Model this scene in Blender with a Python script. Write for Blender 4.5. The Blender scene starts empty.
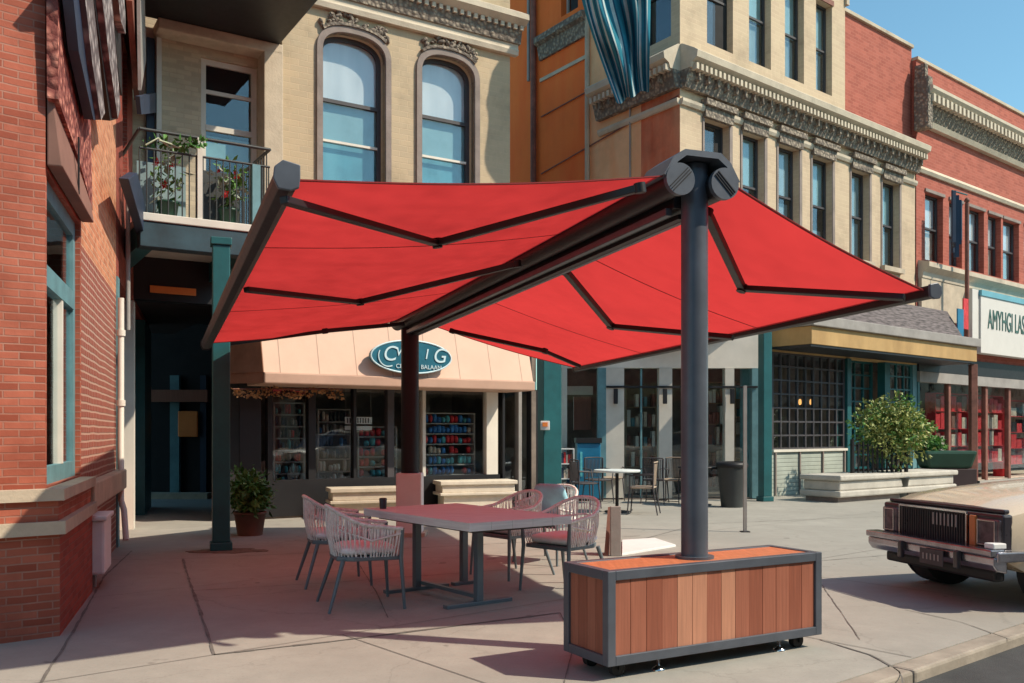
import bpy, bmesh, math, random
from mathutils import Vector, Matrix
random.seed(7)
R = math.radians
scene = bpy.context.scene
COL = scene.collection
H, FPX, HY = 1.4, 919.0, 432.0          # eye height, focal length in px, horizon row

# ------------------------------------------------------------------ camera, sky, sun
cam_d = bpy.data.cameras.new('camera'); cam = bpy.data.objects.new('camera', cam_d); COL.objects.link(cam)
cam.location = (0, 0, H); cam.rotation_euler = (R(90), 0, 0)
cam_d.sensor_width = 36; cam_d.lens = 36 * FPX / 1024; cam_d.shift_y = (HY - 341.5) / 1024
cam_d.clip_end = 2000; scene.camera = cam
SUN_DIR = Vector((.965, -.27, 0)).normalized(); SUN_EL = 46.0
world = bpy.data.worlds.new('World'); scene.world = world; world.use_nodes = True
wn = world.node_tree; wn.nodes.clear()
sky = wn.nodes.new('ShaderNodeTexSky'); sky.sky_type = 'NISHITA'; sky.sun_disc = False
sky.sun_elevation = R(SUN_EL); sky.sun_rotation = math.atan2(SUN_DIR.x, SUN_DIR.y)
sky.air_density = 1.0; sky.dust_density = .6; sky.ozone_density = 1.3
bg = wn.nodes.new('ShaderNodeBackground'); bg.inputs[1].default_value = .15
wo = wn.nodes.new('ShaderNodeOutputWorld')
tint = wn.nodes.new('ShaderNodeMix'); tint.data_type = 'RGBA'; tint.blend_type = 'MULTIPLY'; tint.inputs[0].default_value = 1; tint.inputs[7].default_value = (.66, .91, .84, 1)
wn.links.new(sky.outputs[0], tint.inputs[6]); wn.links.new(tint.outputs[2], bg.inputs[0]); wn.links.new(bg.outputs[0], wo.inputs[0])
sun_d = bpy.data.lights.new('sun', 'SUN'); sun_d.energy = 3.7; sun_d.angle = R(.8); sun_d.color = (1, .87, .70)
sun = bpy.data.objects.new('sun', sun_d); COL.objects.link(sun)
sv = Vector((SUN_DIR.x * math.cos(R(SUN_EL)), SUN_DIR.y * math.cos(R(SUN_EL)), math.sin(R(SUN_EL))))
sun.rotation_euler = sv.to_track_quat('Z', 'Y').to_euler(); sun.location = sv * 60
scene.view_settings.view_transform = 'Standard'; scene.view_settings.look = 'None'
scene.view_settings.exposure = 0.5; scene.view_settings.gamma = 1.0
scene.render.engine = 'CYCLES'
scene.cycles.max_bounces = 8; scene.cycles.transparent_max_bounces = 12

# ------------------------------------------------------------------ materials
MATS = {}
def mat(name, col, rough=.7, metal=0.0, var=.15, scale=2.0, bump=.0, bscale=30, stain=0.0, spec=.5, coat=0, kind=None, col2=None, **kw):
    if name in MATS: return MATS[name]
    m = bpy.data.materials.new(name); m.use_nodes = True; nt = m.node_tree; N = nt.nodes; L = nt.links
    b = N['Principled BSDF']; b.inputs['Roughness'].default_value = rough; b.inputs['Metallic'].default_value = metal
    b.inputs['Specular IOR Level'].default_value = spec
    if coat: b.inputs['Coat Weight'].default_value = coat; b.inputs['Coat Roughness'].default_value = .08
    tc = N.new('ShaderNodeTexCoord')
    def noise(sc, det=5, src='Object', rgh=.6):
        n = N.new('ShaderNodeTexNoise'); n.inputs['Scale'].default_value = sc; n.inputs['Detail'].default_value = det
        n.inputs['Roughness'].default_value = rgh; L.new(tc.outputs[src], n.inputs['Vector']); return n
    def mix(f, a, c, mode='MIX'):
        x = N.new('ShaderNodeMix'); x.data_type = 'RGBA'; x.blend_type = mode
        for i, v in ((0, f), (6, a), (7, c)):
            if isinstance(v, (int, float)): x.inputs[i].default_value = v
            elif isinstance(v, (tuple, list)): x.inputs[i].default_value = (*v[:3], 1)
            else: L.new(v, x.inputs[i])
        return x.outputs[2]
    def ramp(src, p0, p1):
        r = N.new('ShaderNodeMapRange'); r.inputs[1].default_value = p0; r.inputs[2].default_value = p1; L.new(src, r.inputs[0]); return r.outputs[0]
    c = tuple(col)
    lo = tuple(x * (1 - var) for x in c); hi = tuple(min(.95, x * (1 + var)) for x in c)
    n1 = noise(scale)
    out = mix(ramp(n1.outputs[0], .3, .7), lo, hi)
    hgt = None
    if kind == 'brick':
        bw, bh, mort = kw.get('bw', .22), kw.get('bh', .075), kw.get('mortar', (.45, .38, .30))
        br = N.new('ShaderNodeTexBrick'); br.inputs['Scale'].default_value = 1
        br.inputs['Brick Width'].default_value = bw; br.inputs['Row Height'].default_value = bh
        br.inputs['Mortar Size'].default_value = kw.get('ms', .008); br.inputs['Mortar Smooth'].default_value = .3
        br.inputs['Color1'].default_value = (*[x * .72 for x in c], 1); c2 = col2 or tuple(min(.9, x * 1.3) for x in c)
        br.inputs['Color2'].default_value = (*c2, 1); br.inputs['Mortar'].default_value = (*mort, 1)
        # slight warp so that the courses are not ruler straight
        wv = noise(1.7, 3, 'UV'); va = N.new('ShaderNodeVectorMath'); va.operation = 'MULTIPLY_ADD'
        L.new(wv.outputs['Color'], va.inputs[0]); va.inputs[1].default_value = (.03, .03, 0); L.new(tc.outputs['UV'], va.inputs[2])
        L.new(va.outputs[0], br.inputs['Vector'])
        out = mix(.75, out, br.outputs['Color'])
        f = noise(kw.get('fs', 9), 6, 'UV'); out = mix(ramp(f.outputs[0], .45, .75), out, tuple(x * .6 for x in c), 'MIX') if kw.get('patchy') else out
        inv = N.new('ShaderNodeMath'); inv.operation = 'SUBTRACT'; inv.inputs[0].default_value = 1; L.new(br.outputs['Fac'], inv.inputs[1]); hgt = inv.outputs[0]
    if kind == 'wood':
        mp = N.new('ShaderNodeMapping'); mp.inputs['Scale'].default_value = kw.get('stretch', (60, 2.5, 60)); L.new(tc.outputs['UV'], mp.inputs[0])
        g = N.new('ShaderNodeTexNoise'); g.inputs['Scale'].default_value = 1; g.inputs['Detail'].default_value = 8; L.new(mp.outputs[0], g.inputs['Vector'])
        out = mix(ramp(g.outputs[0], .25, .75), tuple(x * .8 for x in c), tuple(min(.9, x * 1.15) for x in c)); hgt = g.outputs[0]
    if kind == 'streak':
        mp = N.new('ShaderNodeMapping'); mp.inputs['Scale'].default_value = (2.6, .45, 7); L.new(tc.outputs['UV'], mp.inputs[0])
        g = N.new('ShaderNodeTexNoise'); g.inputs['Scale'].default_value = 1; g.inputs['Detail'].default_value = 6; L.new(mp.outputs[0], g.inputs['Vector'])
        out = mix(ramp(g.outputs[0], .42, .72), out, col2 or tuple(x * .6 for x in c))
    if kind == 'carved':
        v = N.new('ShaderNodeTexVoronoi'); v.inputs['Scale'].default_value = kw.get('cs', 9); L.new(tc.outputs['UV'], v.inputs['Vector'])
        g = noise(14, 4, 'UV'); 
        out = mix(ramp(v.outputs['Distance'], .1, .6), out, col2 or tuple(x * .4 for x in c)); hgt = v.outputs['Distance']
    if kind == 'concrete':
        v = N.new('ShaderNodeTexVoronoi'); v.feature = 'DISTANCE_TO_EDGE'; v.inputs['Scale'].default_value = .45
        nz = noise(1.3, 6); va = N.new('ShaderNodeVectorMath'); va.operation = 'MULTIPLY_ADD'
        L.new(nz.outputs['Color'], va.inputs[0]); va.inputs[1].default_value = (1.1, 1.1, 0); L.new(tc.outputs['Object'], va.inputs[2]); L.new(va.outputs[0], v.inputs['Vector'])
        big = noise(.35, 4); out = mix(ramp(big.outputs[0], .35, .65), out, tuple(x * .80 for x in c))
        m1 = noise(5, 8, rgh=.75); out = mix(ramp(m1.outputs[0], .35, .7), out, mix(.5, out, tuple(x * .68 for x in c)))
        m2 = noise(55, 4, rgh=.8); out = mix(ramp(m2.outputs[0], .56, .72), out, tuple(x * .62 for x in c))
        sp = noise(3.1, 2); out = mix(ramp(sp.outputs[0], .70, .73), out, tuple(x * .55 for x in c))
        cr = ramp(v.outputs['Distance'], .006, .0); k = N.new('ShaderNodeMath'); k.operation = 'MULTIPLY'; k.inputs[1].default_value = kw.get('crack', .22); L.new(cr, k.inputs[0])
        out = mix(k.outputs[0], out, tuple(x * .3 for x in c)); hgt = m1.outputs[0]
    if kind == 'shingle':
        mp = N.new('ShaderNodeMapping'); mp.inputs['Rotation'].default_value = (0, 0, R(28)); mp.inputs['Scale'].default_value = (2.5, 16, 1); L.new(tc.outputs['UV'], mp.inputs[0])
        g = N.new('ShaderNodeTexNoise'); g.inputs['Scale'].default_value = 1.4; g.inputs['Detail'].default_value = 6; L.new(mp.outputs[0], g.inputs['Vector'])
        out = mix(ramp(g.outputs[0], .35, .65), tuple(x * .5 for x in c), tuple(x * 1.6 for x in c)); hgt = g.outputs[0]
    if kind == 'panel':       # long vertical seams every kw['pw'] metres
        sx = N.new('ShaderNodeSeparateXYZ'); L.new(tc.outputs['UV'], sx.inputs[0])
        md = N.new('ShaderNodeMath'); md.operation = 'PINGPONG'; md.inputs[1].default_value = kw.get('pw', .6) / 2; L.new(sx.outputs[kw.get('axis', 0)], md.inputs[0])
        out = mix(ramp(md.outputs[0], .012, .0), out, tuple(x * .5 for x in c)); hgt = ramp(md.outputs[0], 0, .015)
    if stain:
        s1 = noise(1.1, 7, rgh=.7); out = mix(ramp(s1.outputs[0], .5, .75), out, mix(stain, out, tuple(x * .35 for x in c)))
    L.new(out, b.inputs['Base Color'])
    rr = noise(scale * 6, 4); mr = N.new('ShaderNodeMapRange'); mr.inputs[3].default_value = max(.03, rough - .08); mr.inputs[4].default_value = min(1, rough + .08); L.new(rr.outputs[0], mr.inputs[0]); L.new(mr.outputs[0], b.inputs['Roughness'])
    if bump:
        bn = N.new('ShaderNodeBump'); bn.inputs['Strength'].default_value = bump; bn.inputs['Distance'].default_value = kw.get('bd', .01)
        nb = noise(bscale, 5)
        if hgt is not None:
            ad = N.new('ShaderNodeMath'); ad.operation = 'MULTIPLY_ADD'; L.new(nb.outputs[0], ad.inputs[0]); ad.inputs[1].default_value = .35; L.new(hgt, ad.inputs[2]); L.new(ad.outputs[0], bn.inputs['Height'])
        else: L.new(nb.outputs[0], bn.inputs['Height'])
        L.new(bn.outputs[0], b.inputs['Normal'])
    MATS[name] = m; return m
def glass(name, tint, refl=.3, rough=.02):
    m = bpy.data.materials.new(name); m.use_nodes = True; nt = m.node_tree; N = nt.nodes; L = nt.links; N.clear()
    t = N.new('ShaderNodeBsdfTransparent'); t.inputs[0].default_value = (*tint, 1)
    g = N.new('ShaderNodeBsdfGlossy'); g.inputs['Roughness'].default_value = rough; g.inputs[0].default_value = (.9, .95, 1, 1)
    lw = N.new('ShaderNodeLayerWeight'); lw.inputs[0].default_value = .5
    f = N.new('ShaderNodeMath'); f.operation = 'POWER'; f.inputs[1].default_value = 4; L.new(lw.outputs['Facing'], f.inputs[0])
    a = N.new('ShaderNodeMath'); a.operation = 'MULTIPLY_ADD'; a.inputs[1].default_value = .6; a.inputs[2].default_value = refl; a.use_clamp = True
    tc = N.new('ShaderNodeTexCoord'); nz = N.new('ShaderNodeTexNoise'); nz.inputs['Scale'].default_value = 1.6; bp = N.new('ShaderNodeBump'); bp.inputs['Strength'].default_value = .08; bp.inputs['Distance'].default_value = .05
    L.new(tc.outputs['Object'], nz.inputs['Vector']); L.new(nz.outputs[0], bp.inputs['Height']); L.new(bp.outputs[0], g.inputs['Normal'])
    mx = N.new('ShaderNodeMixShader'); o = N.new('ShaderNodeOutputMaterial')
    L.new(f.outputs[0], a.inputs[0]); L.new(a.outputs[0], mx.inputs[0]); L.new(t.outputs[0], mx.inputs[1]); L.new(g.outputs[0], mx.inputs[2]); L.new(mx.outputs[0], o.inputs[0])
    MATS[name] = m; return m
def cloth_mat(name, col, trans, wgt=.55):
    m = bpy.data.materials.new(name); m.use_nodes = True; nt = m.node_tree; N = nt.nodes; L = nt.links; N.clear()
    d = N.new('ShaderNodeBsdfDiffuse'); t = N.new('ShaderNodeBsdfTranslucent'); mx = N.new('ShaderNodeMixShader'); mx.inputs[0].default_value = wgt
    tc = N.new('ShaderNodeTexCoord'); nz = N.new('ShaderNodeTexNoise'); nz.inputs['Scale'].default_value = .8; nz.inputs['Detail'].default_value = 5; L.new(tc.outputs['Object'], nz.inputs['Vector'])
    for nd, c in ((d, col), (t, trans)):
        x = N.new('ShaderNodeMix'); x.data_type = 'RGBA'; L.new(nz.outputs[0], x.inputs[0]); x.inputs[6].default_value = (*[k * .80 for k in c], 1); x.inputs[7].default_value = (*[min(1, k * 1.12) for k in c], 1); L.new(x.outputs[2], nd.inputs[0])
    w = N.new('ShaderNodeTexNoise'); w.inputs['Scale'].default_value = 1.5; L.new(tc.outputs['Object'], w.inputs['Vector']); bp = N.new('ShaderNodeBump'); bp.inputs['Strength'].default_value = .8; bp.inputs['Distance'].default_value = .12; L.new(w.outputs[0], bp.inputs['Height']); L.new(bp.outputs[0], d.inputs['Normal']); L.new(bp.outputs[0], t.inputs['Normal'])
    o = N.new('ShaderNodeOutputMaterial'); L.new(d.outputs[0], mx.inputs[1]); L.new(t.outputs[0], mx.inputs[2])
    L.new(mx.outputs[0], o.inputs[0])
    MATS[name] = m; return m

M_walk = mat('sidewalk_concrete', (.385, .365, .32), .85, var=.14, scale=1.2, bump=.35, bscale=60, kind='concrete', bd=.006)
M_joint = mat('joint_dirt', (.15, .14, .125), .95, var=.3, scale=8)
M_road = mat('asphalt', (.055, .055, .055), .9, var=.25, scale=3, bump=.5, bscale=120)
M_kerb = mat('kerb_concrete', (.33, .285, .23), .85, var=.25, scale=3, bump=.3, stain=.6)
M_dust = mat('dirt_patch', (.16, .12, .09), .95, var=.4, scale=14, bump=.4)
M_redbrick = mat('red_brick', (.38, .082, .042), .85, kind='brick', patchy=True, fs=1.3, var=.25, scale=1.5, bump=.7, col2=(.50, .15, .09), mortar=(.42, .23, .17), bw=.19, bh=.053, ms=.006)
M_redbrick_dark = mat('dark_red_brick', (.30, .05, .03), .85, kind='brick', var=.25, scale=1.5, bump=.7, mortar=(.26, .12, .09), bw=.19, bh=.053, ms=.006)
M_pierbrick = mat('patterned_pier_brick', (.36, .085, .05), .85, kind='brick', var=.3, scale=2, bump=.8, col2=(.26, .05, .035), mortar=(.50, .36, .28), bw=.13, bh=.07, ms=.012)
M_pierbrick2 = mat('orange_pier_brick', (.60, .20, .09), .85, kind='brick', var=.4, scale=2, bump=.9, col2=(.75, .34, .18), mortar=(.60, .40, .27), bw=.15, bh=.07, ms=.009, bscale=12)
M_farbrick = mat('smooth_red_brick', (.42, .10, .065), .9, kind='brick', var=.12, scale=.6, bump=.25, col2=(.44, .12, .08), mortar=(.46, .17, .12), bw=.24, bh=.08, ms=.006, stain=.25)
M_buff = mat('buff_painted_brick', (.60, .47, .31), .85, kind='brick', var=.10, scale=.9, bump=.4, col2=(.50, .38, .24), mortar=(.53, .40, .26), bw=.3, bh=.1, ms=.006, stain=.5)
M_buffdim = mat('shaded_buff_brick', (.50, .42, .30), .85, kind='brick', var=.12, scale=.9, bump=.4, col2=(.55, .46, .32), mortar=(.44, .36, .26), stain=.3)  # dimmed buff brick, the overhang's shade is put into its colour
M_cream = mat('cream_painted_brick', (.68, .51, .35), .85, kind='brick', var=.08, scale=.7, bump=.3, col2=(.55, .43, .29), mortar=(.60, .47, .31), bw=.3, bh=.09, ms=.006, stain=.5)
M_orange = mat('orange_stucco', (.95, .185, .03), .9, var=.05, scale=.9, bump=.3, stain=.12, kind='streak', col2=(.90, .14, .02))
M_peachwall = mat('peach_stucco', (.95, .52, .27), .9, var=.04, scale=.9, bump=.2, stain=.3, kind='streak', col2=(.93, .40, .18))
M_redstucco = mat('worn_red_stucco', (.60, .14, .06), .9, var=.25, scale=1.5, bump=.3, stain=.4, kind='streak', col2=(.66, .28, .15))
M_stone = mat('weathered_stone', (.52, .43, .32), .85, var=.15, scale=3, bump=.5, stain=.5)
M_carved = mat('carved_stone', (.40, .33, .25), .9, var=.2, scale=4, bump=.9, kind='carved', col2=(.16, .13, .105), cs=13, bd=.04)
M_lightstone = mat('pale_cornice_stone', (.56, .48, .37), .85, var=.12, scale=3, bump=.4, stain=.5)
M_greystone = mat('grey_window_stone', (.26, .21, .185), .85, var=.2, scale=3, bump=.5, stain=.4)
M_dark = mat('black_metal', (.012, .012, .014), .5, var=.2, spec=.4)
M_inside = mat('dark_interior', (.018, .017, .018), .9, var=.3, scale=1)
M_insidewarm = mat('shop_interior', (.20, .16, .13), .9, var=.5, scale=1.5)
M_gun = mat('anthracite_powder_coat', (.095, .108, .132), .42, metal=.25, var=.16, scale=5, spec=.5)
M_gunshade = mat('shaded_anthracite_coat', (.020, .019, .022), .45, metal=.3, var=.1, scale=4)  # darker copy of the anthracite coat, shade under the awning put into its colour
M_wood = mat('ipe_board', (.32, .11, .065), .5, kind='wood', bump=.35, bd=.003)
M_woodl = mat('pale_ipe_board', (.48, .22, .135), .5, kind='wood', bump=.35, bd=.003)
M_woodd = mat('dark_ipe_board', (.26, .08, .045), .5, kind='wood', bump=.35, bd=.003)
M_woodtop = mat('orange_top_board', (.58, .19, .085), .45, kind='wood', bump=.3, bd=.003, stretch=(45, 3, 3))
M_chrome = mat('polished_metal', (.75, .75, .75), .18, metal=1, var=.05)
M_rubber = mat('black_rubber', (.02, .02, .02), .8, var=.2)
M_red = cloth_mat('red_awning_fabric', (.80, .055, .055), (.76, .06, .06), .47)
M_seam = mat('dark_red_seam', (.22, .008, .01), .8, var=.1)
M_rope = mat('grey_rope', (.80, .78, .74), .9, var=.2, scale=30, bump=.6, bscale=150)
M_chairmetal = mat('blue_grey_chair_metal', (.15, .19, .21), .45, metal=.3, var=.1)
M_cushion = mat('light_grey_cushion', (.85, .86, .86), .95, var=.06, scale=8, bump=.3, bscale=140)
M_blue = mat('sky_blue_cushion', (.35, .68, .80), .95, var=.08, scale=8, bump=.3, bscale=140)
M_tabletop = mat('grey_driftwood', (.66, .72, .71), .6, kind='wood', bump=.3, bd=.003, stretch=(3, 40, 3))
M_teal = mat('dark_teal_paint', (.012, .105, .115), .45, var=.2, scale=3, bump=.1, stain=.2)
M_tealframe = mat('dusty_teal_paint', (.12, .26, .29), .6, var=.2, scale=4, bump=.2, stain=.4)
M_white = mat('white_paint', (.74, .69, .60), .6, var=.06, scale=3, stain=.2)
M_whiteb = mat('white_box_paint', (.78, .77, .75), .6, var=.06, scale=3, stain=.25)
M_peach = mat('peach_awning_vinyl', (.72, .47, .35), .7, kind='panel', var=.05, pw=.62, bump=.3, stain=.12)
M_peachd = mat('peach_valance', (.52, .32, .23), .7, var=.08, stain=.2)
M_signteal = mat('teal_sign_face', (.015, .13, .19), .4, var=.2, scale=3)
M_signlet = mat('pale_blue_lettering', (.60, .76, .80), .5, var=.1)
M_blind = mat('white_blind', (.64, .66, .66), .8, var=.06, scale=2, kind='streak', col2=(.46, .50, .52))
M_blindteal = mat('teal_blind', (.22, .38, .40), .8, var=.2, scale=2, kind='streak', col2=(.22, .38, .40))
M_curtain = mat('turquoise_curtain', (.07, .26, .31), .8, var=.25, scale=2, kind='streak', col2=(.14, .38, .43))
M_blindgrey = mat('grey_green_curtain', (.24, .34, .36), .8, var=.15, scale=2, kind='streak', col2=(.14, .22, .24))
M_frameD = mat('dark_grey_window_frame', (.055, .05, .055), .6, var=.2)
M_frameW = mat('off_white_window_frame', (.60, .57, .50), .6, var=.1, stain=.2)
M_ochre = mat('ochre_fascia', (.50, .32, .13), .75, var=.12, scale=1.5, stain=.35, kind='streak', col2=(.40, .24, .09))
M_shingle = mat('grey_weathered_shingle', (.12, .10, .10), .9, kind='shingle', bump=.6)
M_siding = mat('pale_green_siding', (.42, .46, .40), .7, kind='panel', pw=.09, axis=1, bump=.4)
M_leaf = [mat('leaf_dark_green', (.055, .17, .03), .5, var=.4, scale=5), mat('leaf_mid_green', (.11, .25, .05), .5, var=.4, scale=5), mat('leaf_yellow_green', (.30, .33, .09), .5, var=.3, scale=5)]
M_pot = mat('brown_clay_pot', (.16, .085, .055), .8, var=.3, stain=.4)
M_bin = mat('dark_grey_plastic', (.035, .04, .04), .5, var=.2)
M_binG = mat('dark_green_plastic', (.012, .06, .035), .45, var=.2)
M_car = mat('cream_car_paint', (.72, .58, .42), .28, var=.03, coat=.7, spec=.5)
M_carD = mat('car_dark_trim', (.03, .026, .032), .3, var=.2, coat=.3)
M_bumper = mat('bumper_chrome', (.42, .42, .47), .22, metal=.95, var=.25, scale=6)
M_lamp = mat('headlight_lens', (.10, .08, .085), .12, var=.5, scale=10, coat=1)
M_amber = mat('amber_indicator', (.55, .17, .05), .2, var=.1, coat=1)
M_glow = mat('orange_tile_glow', (.92, .24, .05), .6, var=.15)
M_rust = mat('rusty_brown_paint', (.22, .085, .06), .75, var=.3, scale=6, bump=.3, stain=.5)
M_redgoods = mat('red_goods', (.60, .03, .035), .6, var=.3, scale=9)
M_bluegoods = mat('blue_goods', (.04, .20, .50), .6, var=.3, scale=9)
M_aqua = mat('turquoise_goods', (.10, .45, .50), .6, var=.3, scale=9)
M_beige = mat('beige_goods', (.58, .48, .38), .7, var=.3, scale=9)
M_cobalt = mat('cobalt_panel', (.01, .16, .30), .4, var=.2)
M_signcream = mat('cream_sign_board', (.66, .63, .58), .6, var=.04, stain=.12)
M_greenlet = mat('dark_green_lettering', (.05, .13, .11), .6, var=.1)
M_blueedge = mat('blue_sign_edge', (.14, .38, .46), .6, var=.1)
M_tin = mat('grey_board', (.30, .28, .26), .8, var=.2, bump=.3)
M_boardred = mat('brown_board_face', (.24, .12, .09), .8, var=.2)
M_mottled = mat('mottled_grey_stone', (.46, .42, .40), .9, kind='carved', col2=(.11, .09, .09), cs=10, bump=.8, var=.3, scale=6, bd=.02)
M_navy = mat('navy_paint', (.02, .035, .07), .5, var=.2)
G_up = glass('window_glass', (.96, .98, .985), .08)
G_shop = glass('shop_window_glass', (.92, .96, .96), .07)

# ------------------------------------------------------------------ mesh helpers
WM = {}
def wmat(o): return WM.get(o.name, Matrix.Identity(4)) if o else Matrix.Identity(4)
def tag(o, label=None, cat=None, group=None, kind=None):
    if label: o['label'] = label
    if cat: o['category'] = cat
    if group: o['group'] = group
    if kind: o['kind'] = kind
    return o
def thing(name, label, cat, loc=(0, 0, 0), rz=0.0, group=None):
    o = bpy.data.objects.new(name, None); COL.objects.link(o); o.empty_display_size = .2
    o.location = loc; o.rotation_euler = (0, 0, rz); WM[o.name] = Matrix.Translation(loc) @ Matrix.Rotation(rz, 4, 'Z')
    return tag(o, label, cat, group)
class MB:
    def __init__(s): s.v = []; s.f = []; s.sm = []
    def add(s, vs, fs, smooth=False):
        b = len(s.v); s.v += [Vector(v) for v in vs]; s.f += [tuple(b + i for i in f) for f in fs]; s.sm += [smooth] * len(fs); return s
    def hexa(s, p):    # 8 points: bottom 4 ccw, top 4 ccw
        return s.add(p, [(3, 2, 1, 0), (4, 5, 6, 7), (0, 1, 5, 4), (1, 2, 6, 5), (2, 3, 7, 6), (3, 0, 4, 7)])
    def box(s, x0, x1, y0, y1, z0, z1, M=None):
        p = [Vector(q) for q in ((x0, y0, z0), (x1, y0, z0), (x1, y1, z0), (x0, y1, z0), (x0, y0, z1), (x1, y0, z1), (x1, y1, z1), (x0, y1, z1))]
        return s.hexa([M @ q for q in p] if M else p)
    def fbox(s, F, s0, s1, o0, o1, z0, z1):
        return s.hexa([F.P(s0, o1, z0), F.P(s1, o1, z0), F.P(s1, o0, z0), F.P(s0, o0, z0), F.P(s0, o1, z1), F.P(s1, o1, z1), F.P(s1, o0, z1), F.P(s0, o0, z1)])
    def bar(s, a, b, w, h, up=(0, 0, 1)):
        a = Vector(a); b = Vector(b); d = (b - a).normalized(); u = Vector(up); x = d.cross(u)
        if x.length < 1e-4: x = d.cross(Vector((1, 0, 0)))
        x.normalize(); y = x.cross(d).normalized()
        return s.hexa([a - x * w / 2 - y * h / 2, a + x * w / 2 - y * h / 2, b + x * w / 2 - y * h / 2, b - x * w / 2 - y * h / 2,
                       a - x * w / 2 + y * h / 2, a + x * w / 2 + y * h / 2, b + x * w / 2 + y * h / 2, b - x * w / 2 + y * h / 2])
    def tube(s, pts, r, n=8, cap=True, closed=False):
        pts = [Vector(p) for p in pts]; k = len(pts); rs = r if isinstance(r, (list, tuple)) else [r] * k
        vs = []; prev = None
        for i, p in enumerate(pts):
            if closed: d = pts[(i + 1) % k] - pts[i - 1]
            else: d = (pts[min(i + 1, k - 1)] - pts[max(i - 1, 0)])
            d.normalize()
            if prev is None:
                x = d.cross(Vector((0, 0, 1)))
                if x.length < .05: x = d.cross(Vector((1, 0, 0)))
            else: x = prev - d * prev.dot(d)
            x.normalize(); prev = x; y = d.cross(x)
            for j in range(n):
                a = 2 * math.pi * j / n; vs.append(p + (x * math.cos(a) + y * math.sin(a)) * rs[i])
        fs = []
        for i in range(k if closed else k - 1):
            for j in range(n):
                a = i * n + j; b = i * n + (j + 1) % n; c = ((i + 1) % k) * n + (j + 1) % n; d2 = ((i + 1) % k) * n + j
                fs.append((a, b, c, d2))
        s.add(vs, fs, n > 5)
        if cap and not closed:
            s.add(vs[:n], [tuple(range(n))[::-1]]); s.add(vs[-n:], [tuple(range(n))])
        return s
    def prism(s, pts, vec):     # planar polygon extruded along vec
        k = len(pts); vec = Vector(vec); a = [Vector(p) for p in pts]
        return s.add(a + [p + vec for p in a], [tuple(range(k))[::-1], tuple(range(k, 2 * k))] + [(i, (i + 1) % k, k + (i + 1) % k, k + i) for i in range(k)])
    def lathe(s, prof, n=20, c=(0, 0, 0)):
        vs = [Vector((c[0] + r * math.cos(2 * math.pi * j / n), c[1] + r * math.sin(2 * math.pi * j / n), c[2] + z)) for r, z in prof for j in range(n)]
        fs = [(i * n + j, i * n + (j + 1) % n, (i + 1) * n + (j + 1) % n, (i + 1) * n + j) for i in range(len(prof) - 1) for j in range(n)]
        s.add(vs, fs, True); s.add(vs[:n], [tuple(range(n))[::-1]]); s.add(vs[-n:], [tuple(range(n))]); return s
    def pillow(s, cx, cy, cz, hx, hy, hz, e=.35, M=None, n=20, m=10):
        vs = []
        sg = lambda x, p: math.copysign(abs(x) ** p, x)
        for i in range(m + 1):
            ph = -math.pi / 2 + math.pi * i / m
            for j in range(n):
                th = 2 * math.pi * j / n
                v = Vector((cx + hx * sg(math.cos(ph), .6) * sg(math.cos(th), e), cy + hy * sg(math.cos(ph), .6) * sg(math.sin(th), e), cz + hz * sg(math.sin(ph), .8)))
                vs.append(M @ v if M else v)
        return s.add(vs, [(i * n + j, i * n + (j + 1) % n, (i + 1) * n + (j + 1) % n, (i + 1) * n + j) for i in range(m) for j in range(n)], True)
    def build(s, name, material, parent=None, bevel=0, weld=False, label=None):
        me = bpy.data.meshes.new(name); inv = wmat(parent).inverted()
        uvv = s.v
        me.from_pydata([inv @ v for v in s.v], [], s.f); me.materials.append(material)
        uv = me.uv_layers.new(name='uv')
        for p in me.polygons:
            p.use_smooth = s.sm[p.index]
            vs = [uvv[i] for i in p.vertices]; n = Vector((0, 0, 0))
            for i in range(1, len(vs) - 1): n += (vs[i] - vs[0]).cross(vs[i + 1] - vs[0])
            if n.length: n.normalize()
            if abs(n.z) > .75: t, w = Vector((1, 0, 0)), Vector((0, 1, 0))
            else:
                t = Vector((-n.y, n.x, 0)).normalized() if (n.x or n.y) else Vector((1, 0, 0)); w = n.cross(t) if abs(n.z) > .3 else Vector((0, 0, 1))
            for li, q in zip(p.loop_indices, vs): uv.data[li].uv = (q.dot(t), q.dot(w))
        if weld:
            bm = bmesh.new(); bm.from_mesh(me); bmesh.ops.remove_doubles(bm, verts=bm.verts, dist=.0005); bm.to_mesh(me); bm.free()
        o = bpy.data.objects.new(name, me); COL.objects.link(o)
        if parent: o.parent = parent; WM[o.name] = wmat(parent)
        if bevel:
            b = o.modifiers.new('bevel', 'BEVEL'); b.width = bevel; b.segments = 2; b.limit_method = 'ANGLE'; b.harden_normals = False
        if label: o['label'] = label
        return o
def solo(mb, name, m, label, cat, group=None, **k): return tag(mb.build(name, m, **k), label, cat, group)
def copy_tree(o, parent=None):
    c = o.copy(); COL.objects.link(c)
    if parent: c.parent = parent
    for ch in list(o.children): copy_tree(ch, c)
    return c
class Fac:                    # a facade: s runs to the right along the wall, o outwards, z up
    def __init__(f, x, y, dx, dy):
        l = math.hypot(dx, dy); f.o = Vector((x, y)); f.d = Vector((dx / l, dy / l)); f.n = Vector((f.d.y, -f.d.x))
    def P(f, s, o, z): q = f.o + f.d * s + f.n * o; return Vector((q.x, q.y, z))
    def s(f, px, o=0.0):
        k = (px - 512) / FPX; b = f.o + f.n * o
        return (k * b.y - b.x) / (f.d.x - k * f.d.y)
    def z(f, px, py, o=0.0):
        q = f.P(f.s(px, o), o, 0); return H + (HY - py) / FPX * q.y
    def X(f, px, py, o=0.0): return f.P(f.s(px, o), o, f.z(px, py, o))
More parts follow.
